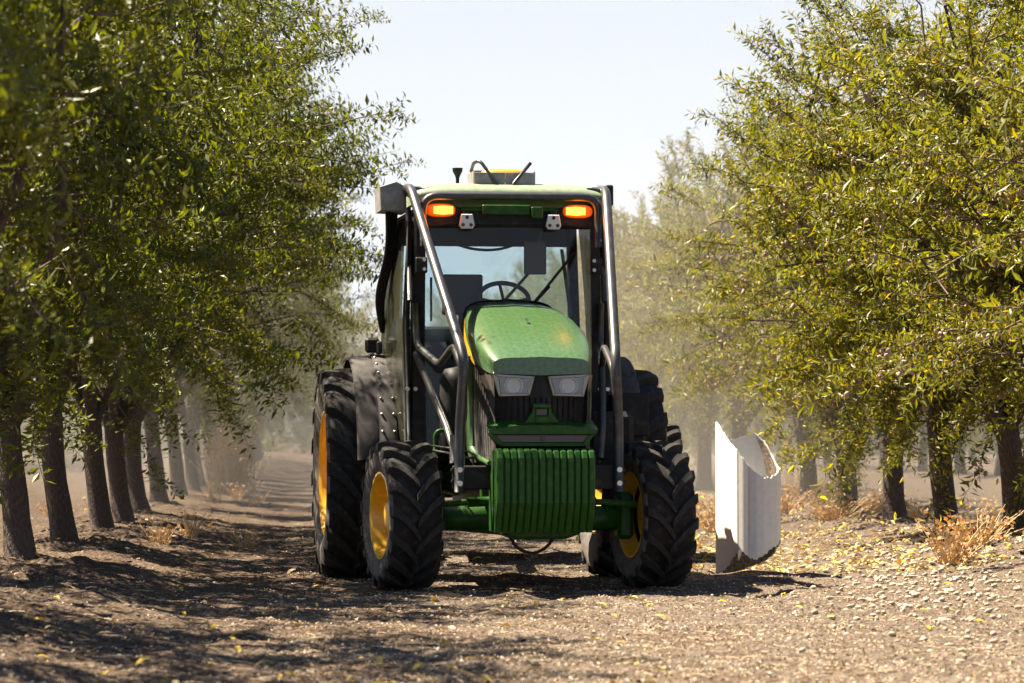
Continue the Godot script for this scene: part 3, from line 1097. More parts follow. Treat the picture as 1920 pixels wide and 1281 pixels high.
func make_tractor() -> void:
	var t := thing("tractor", "green cab tractor with yellow wheels and black tube guards driving between the tree rows", "tractor", Vector3(1.485, 0.0, -24.5), 0.083)
	var id := Transform3D()
	var s := S()
	# wheels
	wheel(t, Vector3(-0.905, 0.525, 0.03), 0.135, 0.535, 0.375, 0.30, -1.0, 17, 0.36, true)
	wheel(t, Vector3(0.905, 0.525, 0.03), 0.135, 0.535, 0.375, 0.30, 1.0, 17, 0.36, false)
	wheel(t, Vector3(-1.06, 0.80, -2.165), 0.0, 0.815, 0.50, 0.47, -1.0, 18, 0.34, false)
	wheel(t, Vector3(1.06, 0.80, -2.165), 0.0, 0.815, 0.50, 0.47, 1.0, 18, 0.34, false)
	# chassis
	s = S(true)
	box(s, Vector3(0, 0.72, -1.1), Vector3(0.5, 0.5, 2.6), 0.04)
	box(s, Vector3(0, 0.62, 0.35), Vector3(0.46, 0.42, 0.5), 0.05)
	put(s, "chassis", M.green_paint, t)
	s = S(true)
	box(s, Vector3(0, 1.05, -0.35), Vector3(0.6, 0.55, 1.25), 0.03)
	put(s, "engine_block", M.black_plastic, t)
	s = S()
	lathe(s, [Vector2(-0.72, 0.001), Vector2(-0.72, 0.085), Vector2(-0.5, 0.09), Vector2(-0.2, 0.12), Vector2(0, 0.16), Vector2(0.2, 0.12), Vector2(0.5, 0.09), Vector2(0.72, 0.085), Vector2(0.72, 0.001)], Transform3D(Basis(), Vector3(0, 0.5, 0.03)), 18)
	put(s, "front_axle", M.green_paint, t)
	s = S()
	lathe(s, [Vector2(-0.85, 0.001), Vector2(-0.85, 0.13), Vector2(-0.35, 0.16), Vector2(0, 0.24), Vector2(0.35, 0.16), Vector2(0.85, 0.13), Vector2(0.85, 0.001)], Transform3D(Basis(), Vector3(0, 0.8, -2.165)), 18)
	put(s, "rear_axle", M.green_paint, t)
	for sx in [-1.0, 1.0]:
		s = S()
		tube(s, PackedVector3Array([Vector3(sx * 0.2, 0.63, 0.25), Vector3(sx * 0.48, 0.62, 0.25), Vector3(sx * 0.49, 0.62, 0.25), Vector3(sx * 0.76, 0.60, 0.22)]), 0.024)
		tube(s, PackedVector3Array([Vector3(sx * 0.22, 0.63, 0.25), Vector3(sx * 0.46, 0.62, 0.25)]), 0.036)
		put(s, "steering_rod", M.green_paint, t)
		s = S(true)
		box(s, Vector3(sx * 0.7, 0.52, 0.03), Vector3(0.12, 0.34, 0.2), 0.03)
		put(s, "kingpin_housing", M.green_paint, t)
		# bracket plates that carry the tube guard
		s = S(true)
		box(s, Vector3(sx * 0.44, 0.80, 0.56), Vector3(0.34, 0.17, 0.035), 0.012)
		var plate := put(s, "bracket_plate", M.black_plastic, t)
		for k in 4:
			s = S()
			disc_lathe(s, 0, 0.03, 0.02 if k < 2 else 0.016, Transform3D(Basis(Vector3.UP, -PI / 2), Vector3(sx * (0.565 if k < 2 else 0.605), [0.855, 0.76, 0.85, 0.77][k], 0.565 + (0.06 if k < 2 else 0.0))), 12)
			put(s, "bolt", M.steel if k < 2 else M.black_plastic, plate)
	# belly and the hose hanging under it
	s = S(true)
	prism(s, PackedVector2Array([Vector2(-0.26, 0.52), Vector2(0.34, 0.52), Vector2(0.3, 0.40), Vector2(0.2, 0.365), Vector2(-0.16, 0.365), Vector2(-0.24, 0.40)]), id, 0.1, 0.55, 0.02)
	put(s, "belly_guard", M.green_paint, t)
	s = S()
	tube(s, rounded_path([Vector3(-0.2, 0.40, 0.5), Vector3(-0.15, 0.3, 0.52), Vector3(-0.02, 0.255, 0.52), Vector3(0.1, 0.33, 0.5), Vector3(0.12, 0.42, 0.5)], 0.12), 0.012, -1.0, 8)
	put(s, "hose", M.black_plastic, t)
	# suitcase weights
	for i in 14:
		s = S(true)
		var x := -0.345 + 0.0493 * (i + 0.5)
		var dz := rng.randf_range(-0.006, 0.006)
		var prof := PackedVector2Array([Vector2(-0.50, 0.42), Vector2(-0.50, 0.99), Vector2(-0.87, 1.005), Vector2(-0.925, 0.985), Vector2(-0.95, 0.94), Vector2(-0.95, 0.63), Vector2(-0.82, 0.42)])
		# profile in the z-y plane: polygon x is -z
		var at := Transform3D(Basis(Vector3(0, 0, -1), Vector3(0, 1, 0), Vector3(1, 0, 0)), Vector3(x, 0, dz))
		prism(s, prof, at, 0.0, 0.0225, 0.009)
		prism(s, prof, at, 0.0, -0.0225, 0.009)
		put(s, "weight", M.green_paint, t)
	s = S(true)
	box(s, Vector3(0, 0.78, 0.55), Vector3(0.6, 0.12, 0.16), 0.01)
	put(s, "weight_bracket", M.black_plastic, t)
	# hood
	s = S()
	var zs := []
	for i in 33:
		zs.append(-0.9 + 1.6 * i / 32.0)
	var rings := []
	for z in zs:
		var ring := PackedVector3Array()
		for j in 41:
			ring.append(hood_point(z, j / 40.0))
		rings.append(ring)
	loft(s, rings, false)
	# the lip under the front edge of the top
	s.set_smooth_group(2)
	var lip_a := PackedVector3Array()
	var lip_b := PackedVector3Array()
	for j in 41:
		var p := hood_point(0.7, j / 40.0)
		lip_a.append(p)
		lip_b.append(Vector3(p.x * 0.99, 1.515 + 0.012 * absf(p.x) / 0.34, 0.708))
	loft(s, [lip_a, lip_b], false)
	# sides
	s.set_smooth_group(3)
	for sx in [-1.0, 1.0]:
		var top := PackedVector3Array()
		var low := PackedVector3Array()
		for i in 13:
			var z := -0.9 + 1.02 * i / 12.0
			var h := hood_section(z)
			top.append(Vector3(sx * h[0], h[1] + 0.002, z))
			low.append(Vector3(sx * (h[0] - 0.01), lerpf(1.2, 0.9, i / 12.0), z))
		loft(s, [top, low], false)
	var hood := put(s, "hood", M.hood_paint, t)
	for sx in [-1.0, 1.0]:
		# yellow stripe along the shoulder
		s = S()
		var ra := []
		for i in 15:
			var z := -0.72 + 1.04 * i / 14.0
			var ring := PackedVector3Array()
			var u := i / 14.0
			var wide := 0.042 * pow(sin(PI * (0.06 + 0.88 * u)), 0.7)
			var hh := hood_section(z)
			for j in 6:
				var y: float = hh[1] + lerpf(0.075, -0.02, u) + wide * (1.0 - 2.0 * j / 5.0)
				var x: float = hh[0]
				if y > hh[1]:
					var boxy := smoothstep(-0.2, 0.66, z)
					var sn := pow((y - hh[1]) / (hh[2] - hh[1]), 1.0 / lerpf(0.5, 0.3, boxy))
					x = hh[0] * pow(sqrt(maxf(0.0, 1.0 - sn * sn)), lerpf(0.62, 0.45, boxy))
				ring.append(Vector3(sx * (x + 0.004), y + 0.002, z))
			ra.append(ring)
		loft(s, ra, false)
		put(s, "stripe", M.yellow_paint, hood)
		# black side screen framed by a green trim
		s = S()
		var top := PackedVector3Array()
		var mid := PackedVector3Array()
		var low := PackedVector3Array()
		for i in 13:
			var z := 0.12 + 0.57 * i / 12.0
			var h := hood_section(z)
			top.append(Vector3(sx * (h[0] - 0.012), h[1] + 0.0, z))
			mid.append(Vector3(sx * (h[0] - 0.018), 1.25, z))
			low.append(Vector3(sx * (h[0] - 0.03), 0.9 + 0.03 * i / 12.0, z))
		loft(s, [top, mid, low], false)
		var screen := put(s, "side_screen", M.dusty_plastic, t)
		for i in 9:
			s = S()
			var z := 0.2 + 0.05 * i
			var h := hood_section(z)
			tube(s, PackedVector3Array([Vector3(sx * (h[0] - 0.012), h[1] - 0.05, z), Vector3(sx * (h[0] - 0.018), 1.25, z), Vector3(sx * (h[0] - 0.028), 0.96, z)]), 0.006, -1.0, 5)
			put(s, "rib", M.dusty_plastic, screen)
		s = S()
		var tr := []
		for i in 12:
			var u := i / 11.0
			var z := lerpf(0.12, 0.62, u)
			var h := hood_section(z)
			tr.append(Vector3(sx * (h[0] - 0.012), 1.02 - 0.12 * pow(u, 0.6), z))
		tube(s, PackedVector3Array([Vector3(sx * 0.422, 1.66, 0.13), Vector3(sx * 0.42, 1.3, 0.14)] + tr), 0.03, 0.02, 6)
		put(s, "screen_trim", M.hood_paint, t)
	# gap seam and cowl behind the hood
	s = S()
	var cow := []
	for i in 3:
		var ring := PackedVector3Array()
		for j in 31:
			var p := hood_point(-0.9, j / 30.0, [0.012, 0.022, -0.02][i])
			p.z = [-0.88, -0.93, -1.0][i]
			ring.append(p)
		cow.append(ring)
	loft(s, cow, false)
	put(s, "hood_seal", M.black_plastic, t)
	s = S(true)
	tube(s, PackedVector3Array([hood_point(-0.05, 0.5, 0.006), hood_point(0.03, 0.5, 0.012), hood_point(0.07, 0.5, 0.004)]), 0.008, 0.012, 6)
	put(s, "hood_emblem", M.chrome, hood)
	# nose
	s = S()
	var nose := []
	for e in [[1.53, 0.342, 0.675], [1.4, 0.345, 0.69], [1.2, 0.338, 0.68], [0.9, 0.32, 0.66]]:
		var ring := PackedVector3Array()
		for j in 13:
			var u := j / 6.0 - 1.0
			ring.append(Vector3(e[1] * u, e[0], e[2] - 0.05 * pow(absf(u), 3.0)))
		nose.append(ring)
	loft(s, nose, false)
	var grille := put(s, "grille", M.black_plastic, t)
	for i in 15:
		s = S()
		var x := -0.28 + 0.04 * i
		tube(s, PackedVector3Array([Vector3(x, 1.36, 0.69), Vector3(x, 1.2, 0.682), Vector3(x, 0.93, 0.662)]), 0.006, -1.0, 5)
		put(s, "rib", M.black_plastic, grille)
	for sx in [-1.0, 1.0]:
		var h := part_node("headlight", t, Vector3.ZERO)
		var outline := PackedVector2Array([Vector2(sx * 0.345, 1.525), Vector2(sx * 0.045, 1.508), Vector2(sx * 0.082, 1.372), Vector2(sx * 0.30, 1.366), Vector2(sx * 0.338, 1.40)])
		var inner := PackedVector2Array([Vector2(sx * 0.30, 1.503), Vector2(sx * 0.068, 1.492), Vector2(sx * 0.098, 1.389), Vector2(sx * 0.285, 1.385)])
		s = S(true)
		# frame: outline with the inner opening as a raised border
		for i in 4:
			var oo := [outline[0], outline[1], outline[2], outline[3]]
			var k := (i + 1) % 4
			prism(s, PackedVector2Array([oo[i], oo[k], inner[k], inner[i]]), id, 0.655, 0.712, 0.003)
		put(s, "bezel", M.dark_chrome, h)
		s = S(true)
		prism(s, inner, id, 0.66, 0.69)
		put(s, "reflector", M.dusty_plastic, h)
		s = S()
		lathe(s, [Vector2(0.69, 0.062), Vector2(0.704, 0.066), Vector2(0.706, 0.058), Vector2(0.695, 0.05), Vector2(0.692, 0.001)], Transform3D(Basis(Vector3(0, 0, 1), Vector3(0, 1, 0), Vector3(-1, 0, 0)), Vector3(sx * 0.195, 1.442, 0)), 24, true)
		put(s, "lamp_bowl", M.dark_chrome, h)
		s = S(true)
		prism(s, inner, id, 0.716, 0.719)
		put(s, "lens", M.lens_glass, h)
		# side marker that wraps round the corner
		s = S()
		loft(s, [PackedVector3Array([Vector3(sx * 0.345, 1.522, 0.66), Vector3(sx * 0.338, 1.40, 0.66)]), PackedVector3Array([Vector3(sx * 0.385, 1.52, 0.56), Vector3(sx * 0.374, 1.43, 0.56)]), PackedVector3Array([Vector3(sx * 0.402, 1.515, 0.46), Vector3(sx * 0.396, 1.49, 0.46)])], false)
		put(s, "side_reflector", M.dark_chrome, h)
	# sensor bar
	var bar := part_node("sensor_bar", t, Vector3.ZERO)
	s = S(true)
	var facing := Transform3D(Basis(), Vector3.ZERO)
	var pts := []
	for e in [[0.56, 1.20, 0.30, 1.20], [0.62, 1.205, 0.37, 1.205], [0.70, 1.165, 0.387, 1.19], [0.80, 1.135, 0.387, 1.165], [0.80, 1.105, 0.375, 1.105], [0.775, 1.1, 0.365, 1.1]]:
		pts.append(PackedVector3Array([Vector3(-e[2], e[1], e[0]), Vector3(-e[2] * 0.45, e[3], e[0]), Vector3(0, e[3], e[0]), Vector3(e[2] * 0.45, e[3], e[0]), Vector3(e[2], e[1], e[0])]))
	loft(s, pts, false)
	prism(s, PackedVector2Array([Vector2(-0.365, 1.115), Vector2(0.365, 1.115), Vector2(0.30, 1.02), Vector2(-0.30, 1.02)]), id, 0.56, 0.762, 0.008)
	for sx in [-1.0, 1.0]:
		prism(s, PackedVector2Array([Vector2(sx * 0.375, 1.11), Vector2(sx * 0.33, 1.10), Vector2(sx * 0.28, 1.04), Vector2(sx * 0.295, 1.02)]), id, 0.75, 0.79, 0.003)
	prism(s, PackedVector2Array([Vector2(-0.30, 1.045), Vector2(0.30, 1.045), Vector2(0.295, 1.018), Vector2(-0.295, 1.018)]), id, 0.70, 0.785, 0.004)
	put(s, "housing", M.green_paint, bar)
	s = S(true)
	prism(s, PackedVector2Array([Vector2(-0.33, 1.098), Vector2(0.33, 1.098), Vector2(0.285, 1.048), Vector2(-0.285, 1.048)]), id, 0.74, 0.772, 0.002)
	put(s, "sensor_window", M.sensor_glass, bar)
	s = S(true)
	prism(s, PackedVector2Array([Vector2(-0.016, 1.088), Vector2(0.016, 1.088), Vector2(0.016, 1.058), Vector2(-0.016, 1.058)]), id, 0.772, 0.777, 0.001)
	put(s, "sensor_chip", M.dusty_plastic, bar)
	s = S(true)
	# little tower in the middle with a dark window between two cheeks
	for sx in [-1.0, 1.0]:
		prism(s, PackedVector2Array([Vector2(sx * 0.125, 1.18), Vector2(sx * 0.038, 1.18), Vector2(sx * 0.045, 1.27), Vector2(sx * 0.048, 1.31), Vector2(sx * 0.06, 1.318), Vector2(sx * 0.07, 1.26)]), id, 0.6, 0.745, 0.006)
	box(s, Vector3(0, 1.30, 0.675), Vector3(0.13, 0.036, 0.17), 0.01)
	box(s, Vector3(0, 1.205, 0.68), Vector3(0.11, 0.06, 0.15), 0.01)
	put(s, "sensor_tower", M.green_paint, bar)
	s = S(true)
	box(s, Vector3(0, 1.258, 0.665), Vector3(0.082, 0.05, 0.12), 0.004)
	put(s, "tower_window", M.sensor_glass, bar)
	# ----- cab -----
	var cab := part_node("cab", t, Vector3.ZERO)
	for sx in [-1.0, 1.0]:
		s = S(true)
		# front pillar, swept outwards to the side glass
		loft(s, [PackedVector3Array([Vector3(sx * 0.62, 0.95, -0.93), Vector3(sx * 0.72, 0.95, -1.0), Vector3(sx * 0.73, 0.95, -1.1), Vector3(sx * 0.66, 0.95, -1.08)]), PackedVector3Array([Vector3(sx * 0.63, 1.7, -0.95), Vector3(sx * 0.71, 1.7, -1.0), Vector3(sx * 0.725, 1.7, -1.1), Vector3(sx * 0.67, 1.7, -1.08)]), PackedVector3Array([Vector3(sx * 0.62, 2.75, -0.98), Vector3(sx * 0.70, 2.75, -1.02), Vector3(sx * 0.71, 2.75, -1.1), Vector3(sx * 0.66, 2.75, -1.1)])])
		put(s, "pillar", M.black_plastic, cab)
		s = S(true)
		loft(s, [PackedVector3Array([Vector3(sx * 0.70, 1.25, -2.35), Vector3(sx * 0.79, 1.25, -2.35), Vector3(sx * 0.79, 1.25, -2.5), Vector3(sx * 0.70, 1.25, -2.5)]), PackedVector3Array([Vector3(sx * 0.66, 2.75, -2.25), Vector3(sx * 0.72, 2.75, -2.25), Vector3(sx * 0.72, 2.75, -2.4), Vector3(sx * 0.66, 2.75, -2.4)])])
		put(s, "pillar", M.black_plastic, cab)
		# door glass, bowed outwards, with its frame and bolts
		s = S()
		var gl := []
		for i in 7:
			var u := i / 6.0
			var ring := PackedVector3Array()
			for k in 9:
				var v := k / 8.0
				var bow := 0.055 * sin(PI * (0.15 + 0.7 * (1.0 - v))) + 0.03 * sin(PI * u)
				ring.append(Vector3(sx * (lerpf(0.735, 0.80, u) + bow * 0.9 - 0.07 * v * u), lerpf(1.02, 2.72, v), lerpf(-1.10, -2.35, u)))
			gl.append(ring)
		loft(s, gl, false)
		put(s, "door_glass", M.dusty_glass, cab)
		for k in 2:
			s = S()
			tube(s, PackedVector3Array([Vector3(sx * (0.735 + 0.02 * k), 1.02, -1.02 - 0.05 * k), Vector3(sx * (0.755 + 0.015 * k), 1.9, -1.03 - 0.05 * k), Vector3(sx * 0.725, 2.7, -1.06 - 0.05 * k)]), 0.02, -1.0, 6)
			var fr := put(s, "door_frame", M.black_plastic, cab)
			s = S()
			disc_lathe(s, 0, 0.02, 0.016, Transform3D(Basis(Vector3.UP, -PI / 2), Vector3(sx * (0.755 - 0.06 * k), 1.44, -0.99)), 10)
			put(s, "bolt", M.steel, fr)
	s = S(true)
	# windscreen: slightly bowed pane
	var ws := []
	for i in 9:
		var u := i / 4.0 - 1.0
		ws.append(PackedVector3Array([Vector3(0.63 * u, 1.0, -0.95 + 0.05 * (1 - u * u)), Vector3(0.63 * u, 1.8, -0.965 + 0.05 * (1 - u * u)), Vector3(0.62 * u, 2.72, -0.985 + 0.03 * (1 - u * u))]))
	s.set_smooth_group(1)
	loft(s, ws, false)
	put(s, "windscreen", M.glass, cab)
	s = S(true)
	box(s, Vector3(0, 1.95, -2.37), Vector3(1.36, 1.3, 0.006), 0.0008, Basis(Vector3.RIGHT, 0.077))
	put(s, "rear_window", M.rear_glass, cab)
	s = S(true)
	box(s, Vector3(0, 2.69, -2.33), Vector3(1.36, 0.22, 0.08), 0.02)
	box(s, Vector3(0, 1.28, -2.43), Vector3(1.5, 0.10, 0.1), 0.02)
	put(s, "rear_frame", M.interior, cab)
	s = S(true)
	box(s, Vector3(0, 1.15, -1.02), Vector3(1.25, 0.5, 0.08), 0.02)
	box(s, Vector3(0, 0.98, -1.7), Vector3(1.5, 0.08, 1.4), 0.02)
	box(s, Vector3(0, 1.45, -2.43), Vector3(1.5, 1.0, 0.08), 0.02)
	put(s, "floor_pan", M.black_plastic, cab)
	# roof: shallow shell with a lipped front that carries the lamps
	s = S()
	var rf := []
	for e in [[-0.93, 0.70, 2.865, 2.79], [-0.90, 0.715, 2.885, 2.80], [-0.98, 0.735, 2.95, 2.81], [-1.15, 0.75, 2.99, 2.80], [-1.6, 0.76, 3.02, 2.80], [-2.2, 0.75, 2.96, 2.80], [-2.5, 0.72, 2.9, 2.8]]:
		var ring := PackedVector3Array()
		for j in 25:
			var a := PI * (1.0 - j / 24.0)
			var cx := cos(a)
			ring.append(Vector3(e[1] * signf(cx) * pow(absf(cx), 0.35), e[3] + (e[2] - e[3]) * pow(maxf(sin(a), 0.0), 0.45), e[0]))
		rf.append(ring)
	loft(s, rf, false)
	put(s, "roof", M.roof_paint, cab)
	s = S(true)
	box(s, Vector3(0, 2.775, -1.7), Vector3(1.40, 0.05, 1.5), 0.02)
	put(s, "headliner", M.interior, cab)
	s = S(true)
	box(s, Vector3(0, 2.70, -0.975), Vector3(1.26, 0.12, 0.06), 0.015)
	put(s, "header", M.black_plastic, cab)
	s = S(true)
	prism(s, PackedVector2Array([Vector2(-0.64, 2.80), Vector2(-0.40, 2.80), Vector2(-0.33, 2.78), Vector2(0.33, 2.78), Vector2(0.40, 2.80), Vector2(0.64, 2.80), Vector2(0.66, 2.70), Vector2(0.60, 2.64), Vector2(0.42, 2.66), Vector2(-0.42, 2.66), Vector2(-0.60, 2.64), Vector2(-0.66, 2.70)]), id, -0.98, -0.925, 0.01)
	put(s, "lamp_panel", M.black_plastic, cab)
	# green camera bar under the roof lip
	s = S(true)
	box(s, Vector3(-0.03, 2.775, -0.89), Vector3(0.36, 0.075, 0.06), 0.008)
	box(s, Vector3(0.20, 2.755, -0.87), Vector3(0.085, 0.085, 0.07), 0.006)
	tube(s, PackedVector3Array([Vector3(-0.36, 2.78, -0.90), Vector3(0.36, 2.78, -0.90)]), 0.018, -1.0, 8)
	put(s, "camera_bar", M.green_paint, cab)
	for sx in [-1.0, 1.0]:
		# flashing amber lamp
		var lamp := part_node("warning_light", t, Vector3(sx * 0.517, 2.77, -0.92))
		lamp.set_meta("label", "lit amber warning light under the roof edge")
		s = S()
		var shell := []
		for k in 5:
			var rr: float = [1.0, 0.99, 0.93, 0.75, 0.0][k]
			var ring := PackedVector3Array()
			for j in 28:
				var a := TAU * j / 28
				ring.append(Vector3(0.112 * rr * signf(cos(a)) * pow(absf(cos(a)), 0.7), 0.05 * rr * signf(sin(a)) * pow(absf(sin(a)), 0.7), [0.0, 0.012, 0.022, 0.03, 0.033][k]))
			shell.append(ring)
		loft(s, shell)
		put(s, "amber_lens", M.amber_lens, lamp)
		s = S(true)
		for k in 9:
			box(s, Vector3(-sx * 0.018 + (k - 4) * 0.0165, 0, 0.031), Vector3(0.0145, 0.07 - 0.003 * absf(k - 4), 0.012), 0.003)
		put(s, "amber_bulb", M.amber_glow, lamp)
		var om := OmniLight3D.new()
		om.name = "amber_light"
		om.light_color = Color(1.0, 0.5, 0.12)
		om.light_energy = 0.006
		om.light_size = 0.05
		om.omni_range = 30.0
		om.omni_attenuation = 2.0
		om.shadow_enabled = true
		lamp.add_child(om)
		om.position = Vector3(0, 0, 0.07)
		# three-eyed work lamp below it
		var cam := part_node("work_lamp", t, Vector3(sx * 0.326, 2.686, -0.88))
		s = S(true)
		prism(s, PackedVector2Array([Vector2(-0.042, 0.055), Vector2(0.042, 0.055), Vector2(0.058, -0.03), Vector2(0.042, -0.055), Vector2(-0.042, -0.055), Vector2(-0.058, -0.03)]), id, 0.0, 0.03, 0.006)
		put(s, "face_plate", M.lamp_plate, cam)
		s = S(true)
		box(s, Vector3(0, 0.0, -0.03), Vector3(0.10, 0.10, 0.06), 0.01)
		box(s, Vector3(0, 0.07, -0.02), Vector3(0.05, 0.05, 0.03), 0.005)
		put(s, "housing", M.black_plastic, cam)
		for e in [[0.0, 0.03], [-0.03, -0.027], [0.03, -0.027]]:
			s = S()
			disc_lathe(s, 0.026, 0.036, 0.0135, Transform3D(Basis(Vector3(0, 0, 1), Vector3(0, 1, 0), Vector3(-1, 0, 0)), Vector3(e[0], e[1], 0)), 14)
			put(s, "eye", M.dusty_plastic, cam)
		# plates that tie the hoop to the pillar
		s = S(true)
		box(s, Vector3(sx * 0.675, 2.60, -0.85), Vector3(0.07, 0.2, 0.02), 0.004)
		box(s, Vector3(sx * 0.66, 2.36, -0.92), Vector3(0.09, 0.12, 0.03), 0.01)
		var pl := put(s, "hoop_bracket", M.black_plastic, t)
		for e in [[0.67, 2.66], [0.67, 2.55], [0.64, 2.40], [0.64, 2.33]]:
			s = S()
			disc_lathe(s, 0, 0.015, 0.014, Transform3D(Basis(Vector3.UP, -PI / 2), Vector3(sx * e[0], e[1], -0.84 if e[1] > 2.5 else -0.905)), 10)
			put(s, "bolt", M.steel, pl)
	# ----- tube guards -----
	for sx in [-1.0, 1.0]:
		s = S()
		tube(s, rounded_path([Vector3(sx * 0.565, 0.70, 0.61), Vector3(sx * 0.56, 1.2, 0.615), Vector3(sx * 0.535, 1.63, 0.66), Vector3(sx * 0.735, 2.93, -0.93), Vector3(sx * 0.74, 2.97, -1.45)], 0.12), 0.036, -1.0, 14)
		put(s, "guard_tube", M.black_tube, t)
		s = S()
		tube(s, rounded_path([Vector3(sx * 0.70, 2.08, -0.96), Vector3(sx * 0.69, 1.76, -0.93), Vector3(sx * 0.60, 1.607, -0.3), Vector3(sx * 0.545, 1.735, 0.1), Vector3(sx * 0.535, 1.57, 0.56), Vector3(sx * 0.55, 1.38, 0.6)], 0.09), 0.026, -1.0, 12)
		put(s, "guard_tube", M.black_tube, t)
		s = S()
		tube(s, PackedVector3Array([Vector3(sx * 0.70, 1.70, -0.93), Vector3(sx * 0.57, 1.16, -0.1), Vector3(sx * 0.52, 0.92, 0.1)]), 0.026, -1.0, 10)
		put(s, "guard_strut", M.black_tube, t)
		s = S()
		tube(s, PackedVector3Array([Vector3(sx * 0.735, 2.10, -1.0), Vector3(sx * 0.735, 2.7, -1.12), Vector3(sx * 0.735, 2.97, -1.2)]), 0.022, -1.0, 10)
		put(s, "guard_strut", M.black_tube, t)
	s = S()
	tube(s, rounded_path([Vector3(-0.66, 2.50, -0.85), Vector3(-0.66, 2.872, -0.83), Vector3(0.66, 2.872, -0.83), Vector3(0.66, 2.50, -0.85)], 0.12), 0.03, -1.0, 12)
	put(s, "guard_hoop", M.black_tube, t)
	s = S()
	tube(s, PackedVector3Array([Vector3(-0.735, 2.935, -1.02), Vector3(-0.60, 2.935, -1.0)]), 0.02, -1.0, 10)
	tube(s, PackedVector3Array([Vector3(0.60, 2.935, -1.0), Vector3(0.735, 2.935, -1.02)]), 0.02, -1.0, 10)
	put(s, "guard_crossbar", M.black_tube, t)
	# grey metal box on the roof corner, cables below it
	s = S(true)
	prism(s, PackedVector2Array([Vector2(-0.945, 2.965), Vector2(-0.82, 3.005), Vector2(-0.725, 2.96), Vector2(-0.735, 2.775), Vector2(-0.935, 2.785)]), id, -1.6, -1.2, 0.006)
	put(s, "roof_box", M.grey_metal, t)
	for k in 3:
		s = S()
		tube(s, rounded_path([Vector3(-0.87 + 0.035 * k, 2.79, -1.3 - 0.08 * k), Vector3(-0.845 + 0.02 * k, 2.5, -1.5), Vector3(-0.90 + 0.02 * k, 2.15, -1.9), Vector3(-0.83, 1.9, -2.1)], 0.2), 0.021, -1.0, 8)
		put(s, "cable", M.black_plastic, t)
	s = S(true)
	box(s, Vector3(0.80, 2.91, -1.3), Vector3(0.06, 0.16, 0.3), 0.01)
	put(s, "roof_bracket", M.black_plastic, t)
	# receiver in its cage on the roof
	var rc := part_node("receiver", t, Vector3(0, 0, -1.3))
	s = S(true)
	for e in [[Vector3(-0.12, 3.0, 0.16), Vector3(0.235, 0.15, 0.012)], [Vector3(0.115, 3.0, 0.16), Vector3(0.225, 0.15, 0.012)], [Vector3(-0.235, 3.0, -0.02), Vector3(0.012, 0.17, 0.34)], [Vector3(0.225, 3.0, -0.02), Vector3(0.012, 0.17, 0.34)]]:
		box(s, e[0], e[1], 0.003)
	put(s, "cage", M.grey_metal, rc)
	s = S()
	var dome := []
	for e in [[3.02, 0.17], [3.06, 0.175], [3.085, 0.165], [3.105, 0.14], [3.11, 0.01]]:
		var ring := PackedVector3Array()
		for j in 28:
			var a := TAU * j / 28
			ring.append(Vector3(e[1] * signf(cos(a)) * pow(absf(cos(a)), 0.6), e[0], e[1] * 0.8 * signf(sin(a)) * pow(absf(sin(a)), 0.6)))
		dome.append(ring)
	loft(s, dome)
	put(s, "dome", M.yellow_paint, rc)
	s = S()
	tube(s, rounded_path([Vector3(-0.225, 3.10, -0.1), Vector3(-0.225, 3.155, 0.05), Vector3(-0.185, 3.165, 0.12), Vector3(-0.06, 2.97, 0.2), Vector3(-0.07, 2.92, 0.2)], 0.04), 0.013, -1.0, 10)
	put(s, "cage_bar", M.black_tube, rc)
	s = S()
	tube(s, rounded_path([Vector3(0.20, 3.15, 0.12), Vector3(0.05, 2.98, 0.2), Vector3(0.045, 2.92, 0.2)], 0.04), 0.013, -1.0, 10)
	put(s, "cage_bar", M.black_tube, rc)
	s = S()
	tube(s, PackedVector3Array([Vector3(-0.225, 3.10, -0.15), Vector3(0.18, 3.10, -0.15)]), 0.011, -1.0, 8)
	put(s, "cage_bar", M.black_tube, rc)
	s = S()
	lathe(s, [Vector2(2.98, 0.012), Vector2(3.06, 0.014), Vector2(3.08, 0.02), Vector2(3.115, 0.038), Vector2(3.14, 0.04), Vector2(3.14, 0.001)], Transform3D(Basis(Vector3(0, 1, 0), Vector3(-1, 0, 0), Vector3(0, 0, 1)), Vector3(-0.305, 0, -1.6)), 16, true)
	put(s, "antenna", M.black_plastic, t)
	# inside the cab
	s = S()
	var sw := []
	for i in 29:
		var a := TAU * i / 28
		sw.append(Vector3(0.02 + 0.19 * cos(a), 2.13 + 0.125 * sin(a), -1.35 - 0.12 * sin(a)))
	tube(s, PackedVector3Array(sw), 0.018, -1.0, 8)
	for e in [Vector3(-0.17, 2.13, -1.35), Vector3(0.0, 2.25, -1.46), Vector3(0.2, 2.13, -1.35)]:
		tube(s, PackedVector3Array([Vector3(0.02, 2.09, -1.33), e]), 0.013, -1.0, 6)
	tube(s, PackedVector3Array([Vector3(0.02, 2.11, -1.34), Vector3(0.02, 1.6, -1.15)]), 0.03, -1.0, 8)
	put(s, "steering_wheel", M.interior, cab)
	s = S(true)
	box(s, Vector3(-0.28, 2.165, -1.5), Vector3(0.31, 0.31, 0.05), 0.012)
	box(s, Vector3(-0.28, 1.9, -1.5), Vector3(0.06, 0.3, 0.04), 0.01)
	put(s, "monitor", M.interior, cab)
	s = S(true)
	box(s, Vector3(0.225, 2.43, -1.12), Vector3(0.17, 0.25, 0.03), 0.03)
	tube(s, PackedVector3Array([Vector3(0.25, 2.54, -1.12), Vector3(0.3, 2.75, -1.08)]), 0.01, -1.0, 6)
	put(s, "mirror", M.interior, cab)
	s = S(true)
	box(s, Vector3(0.05, 1.45, -1.85), Vector3(0.48, 0.14, 0.48), 0.04)
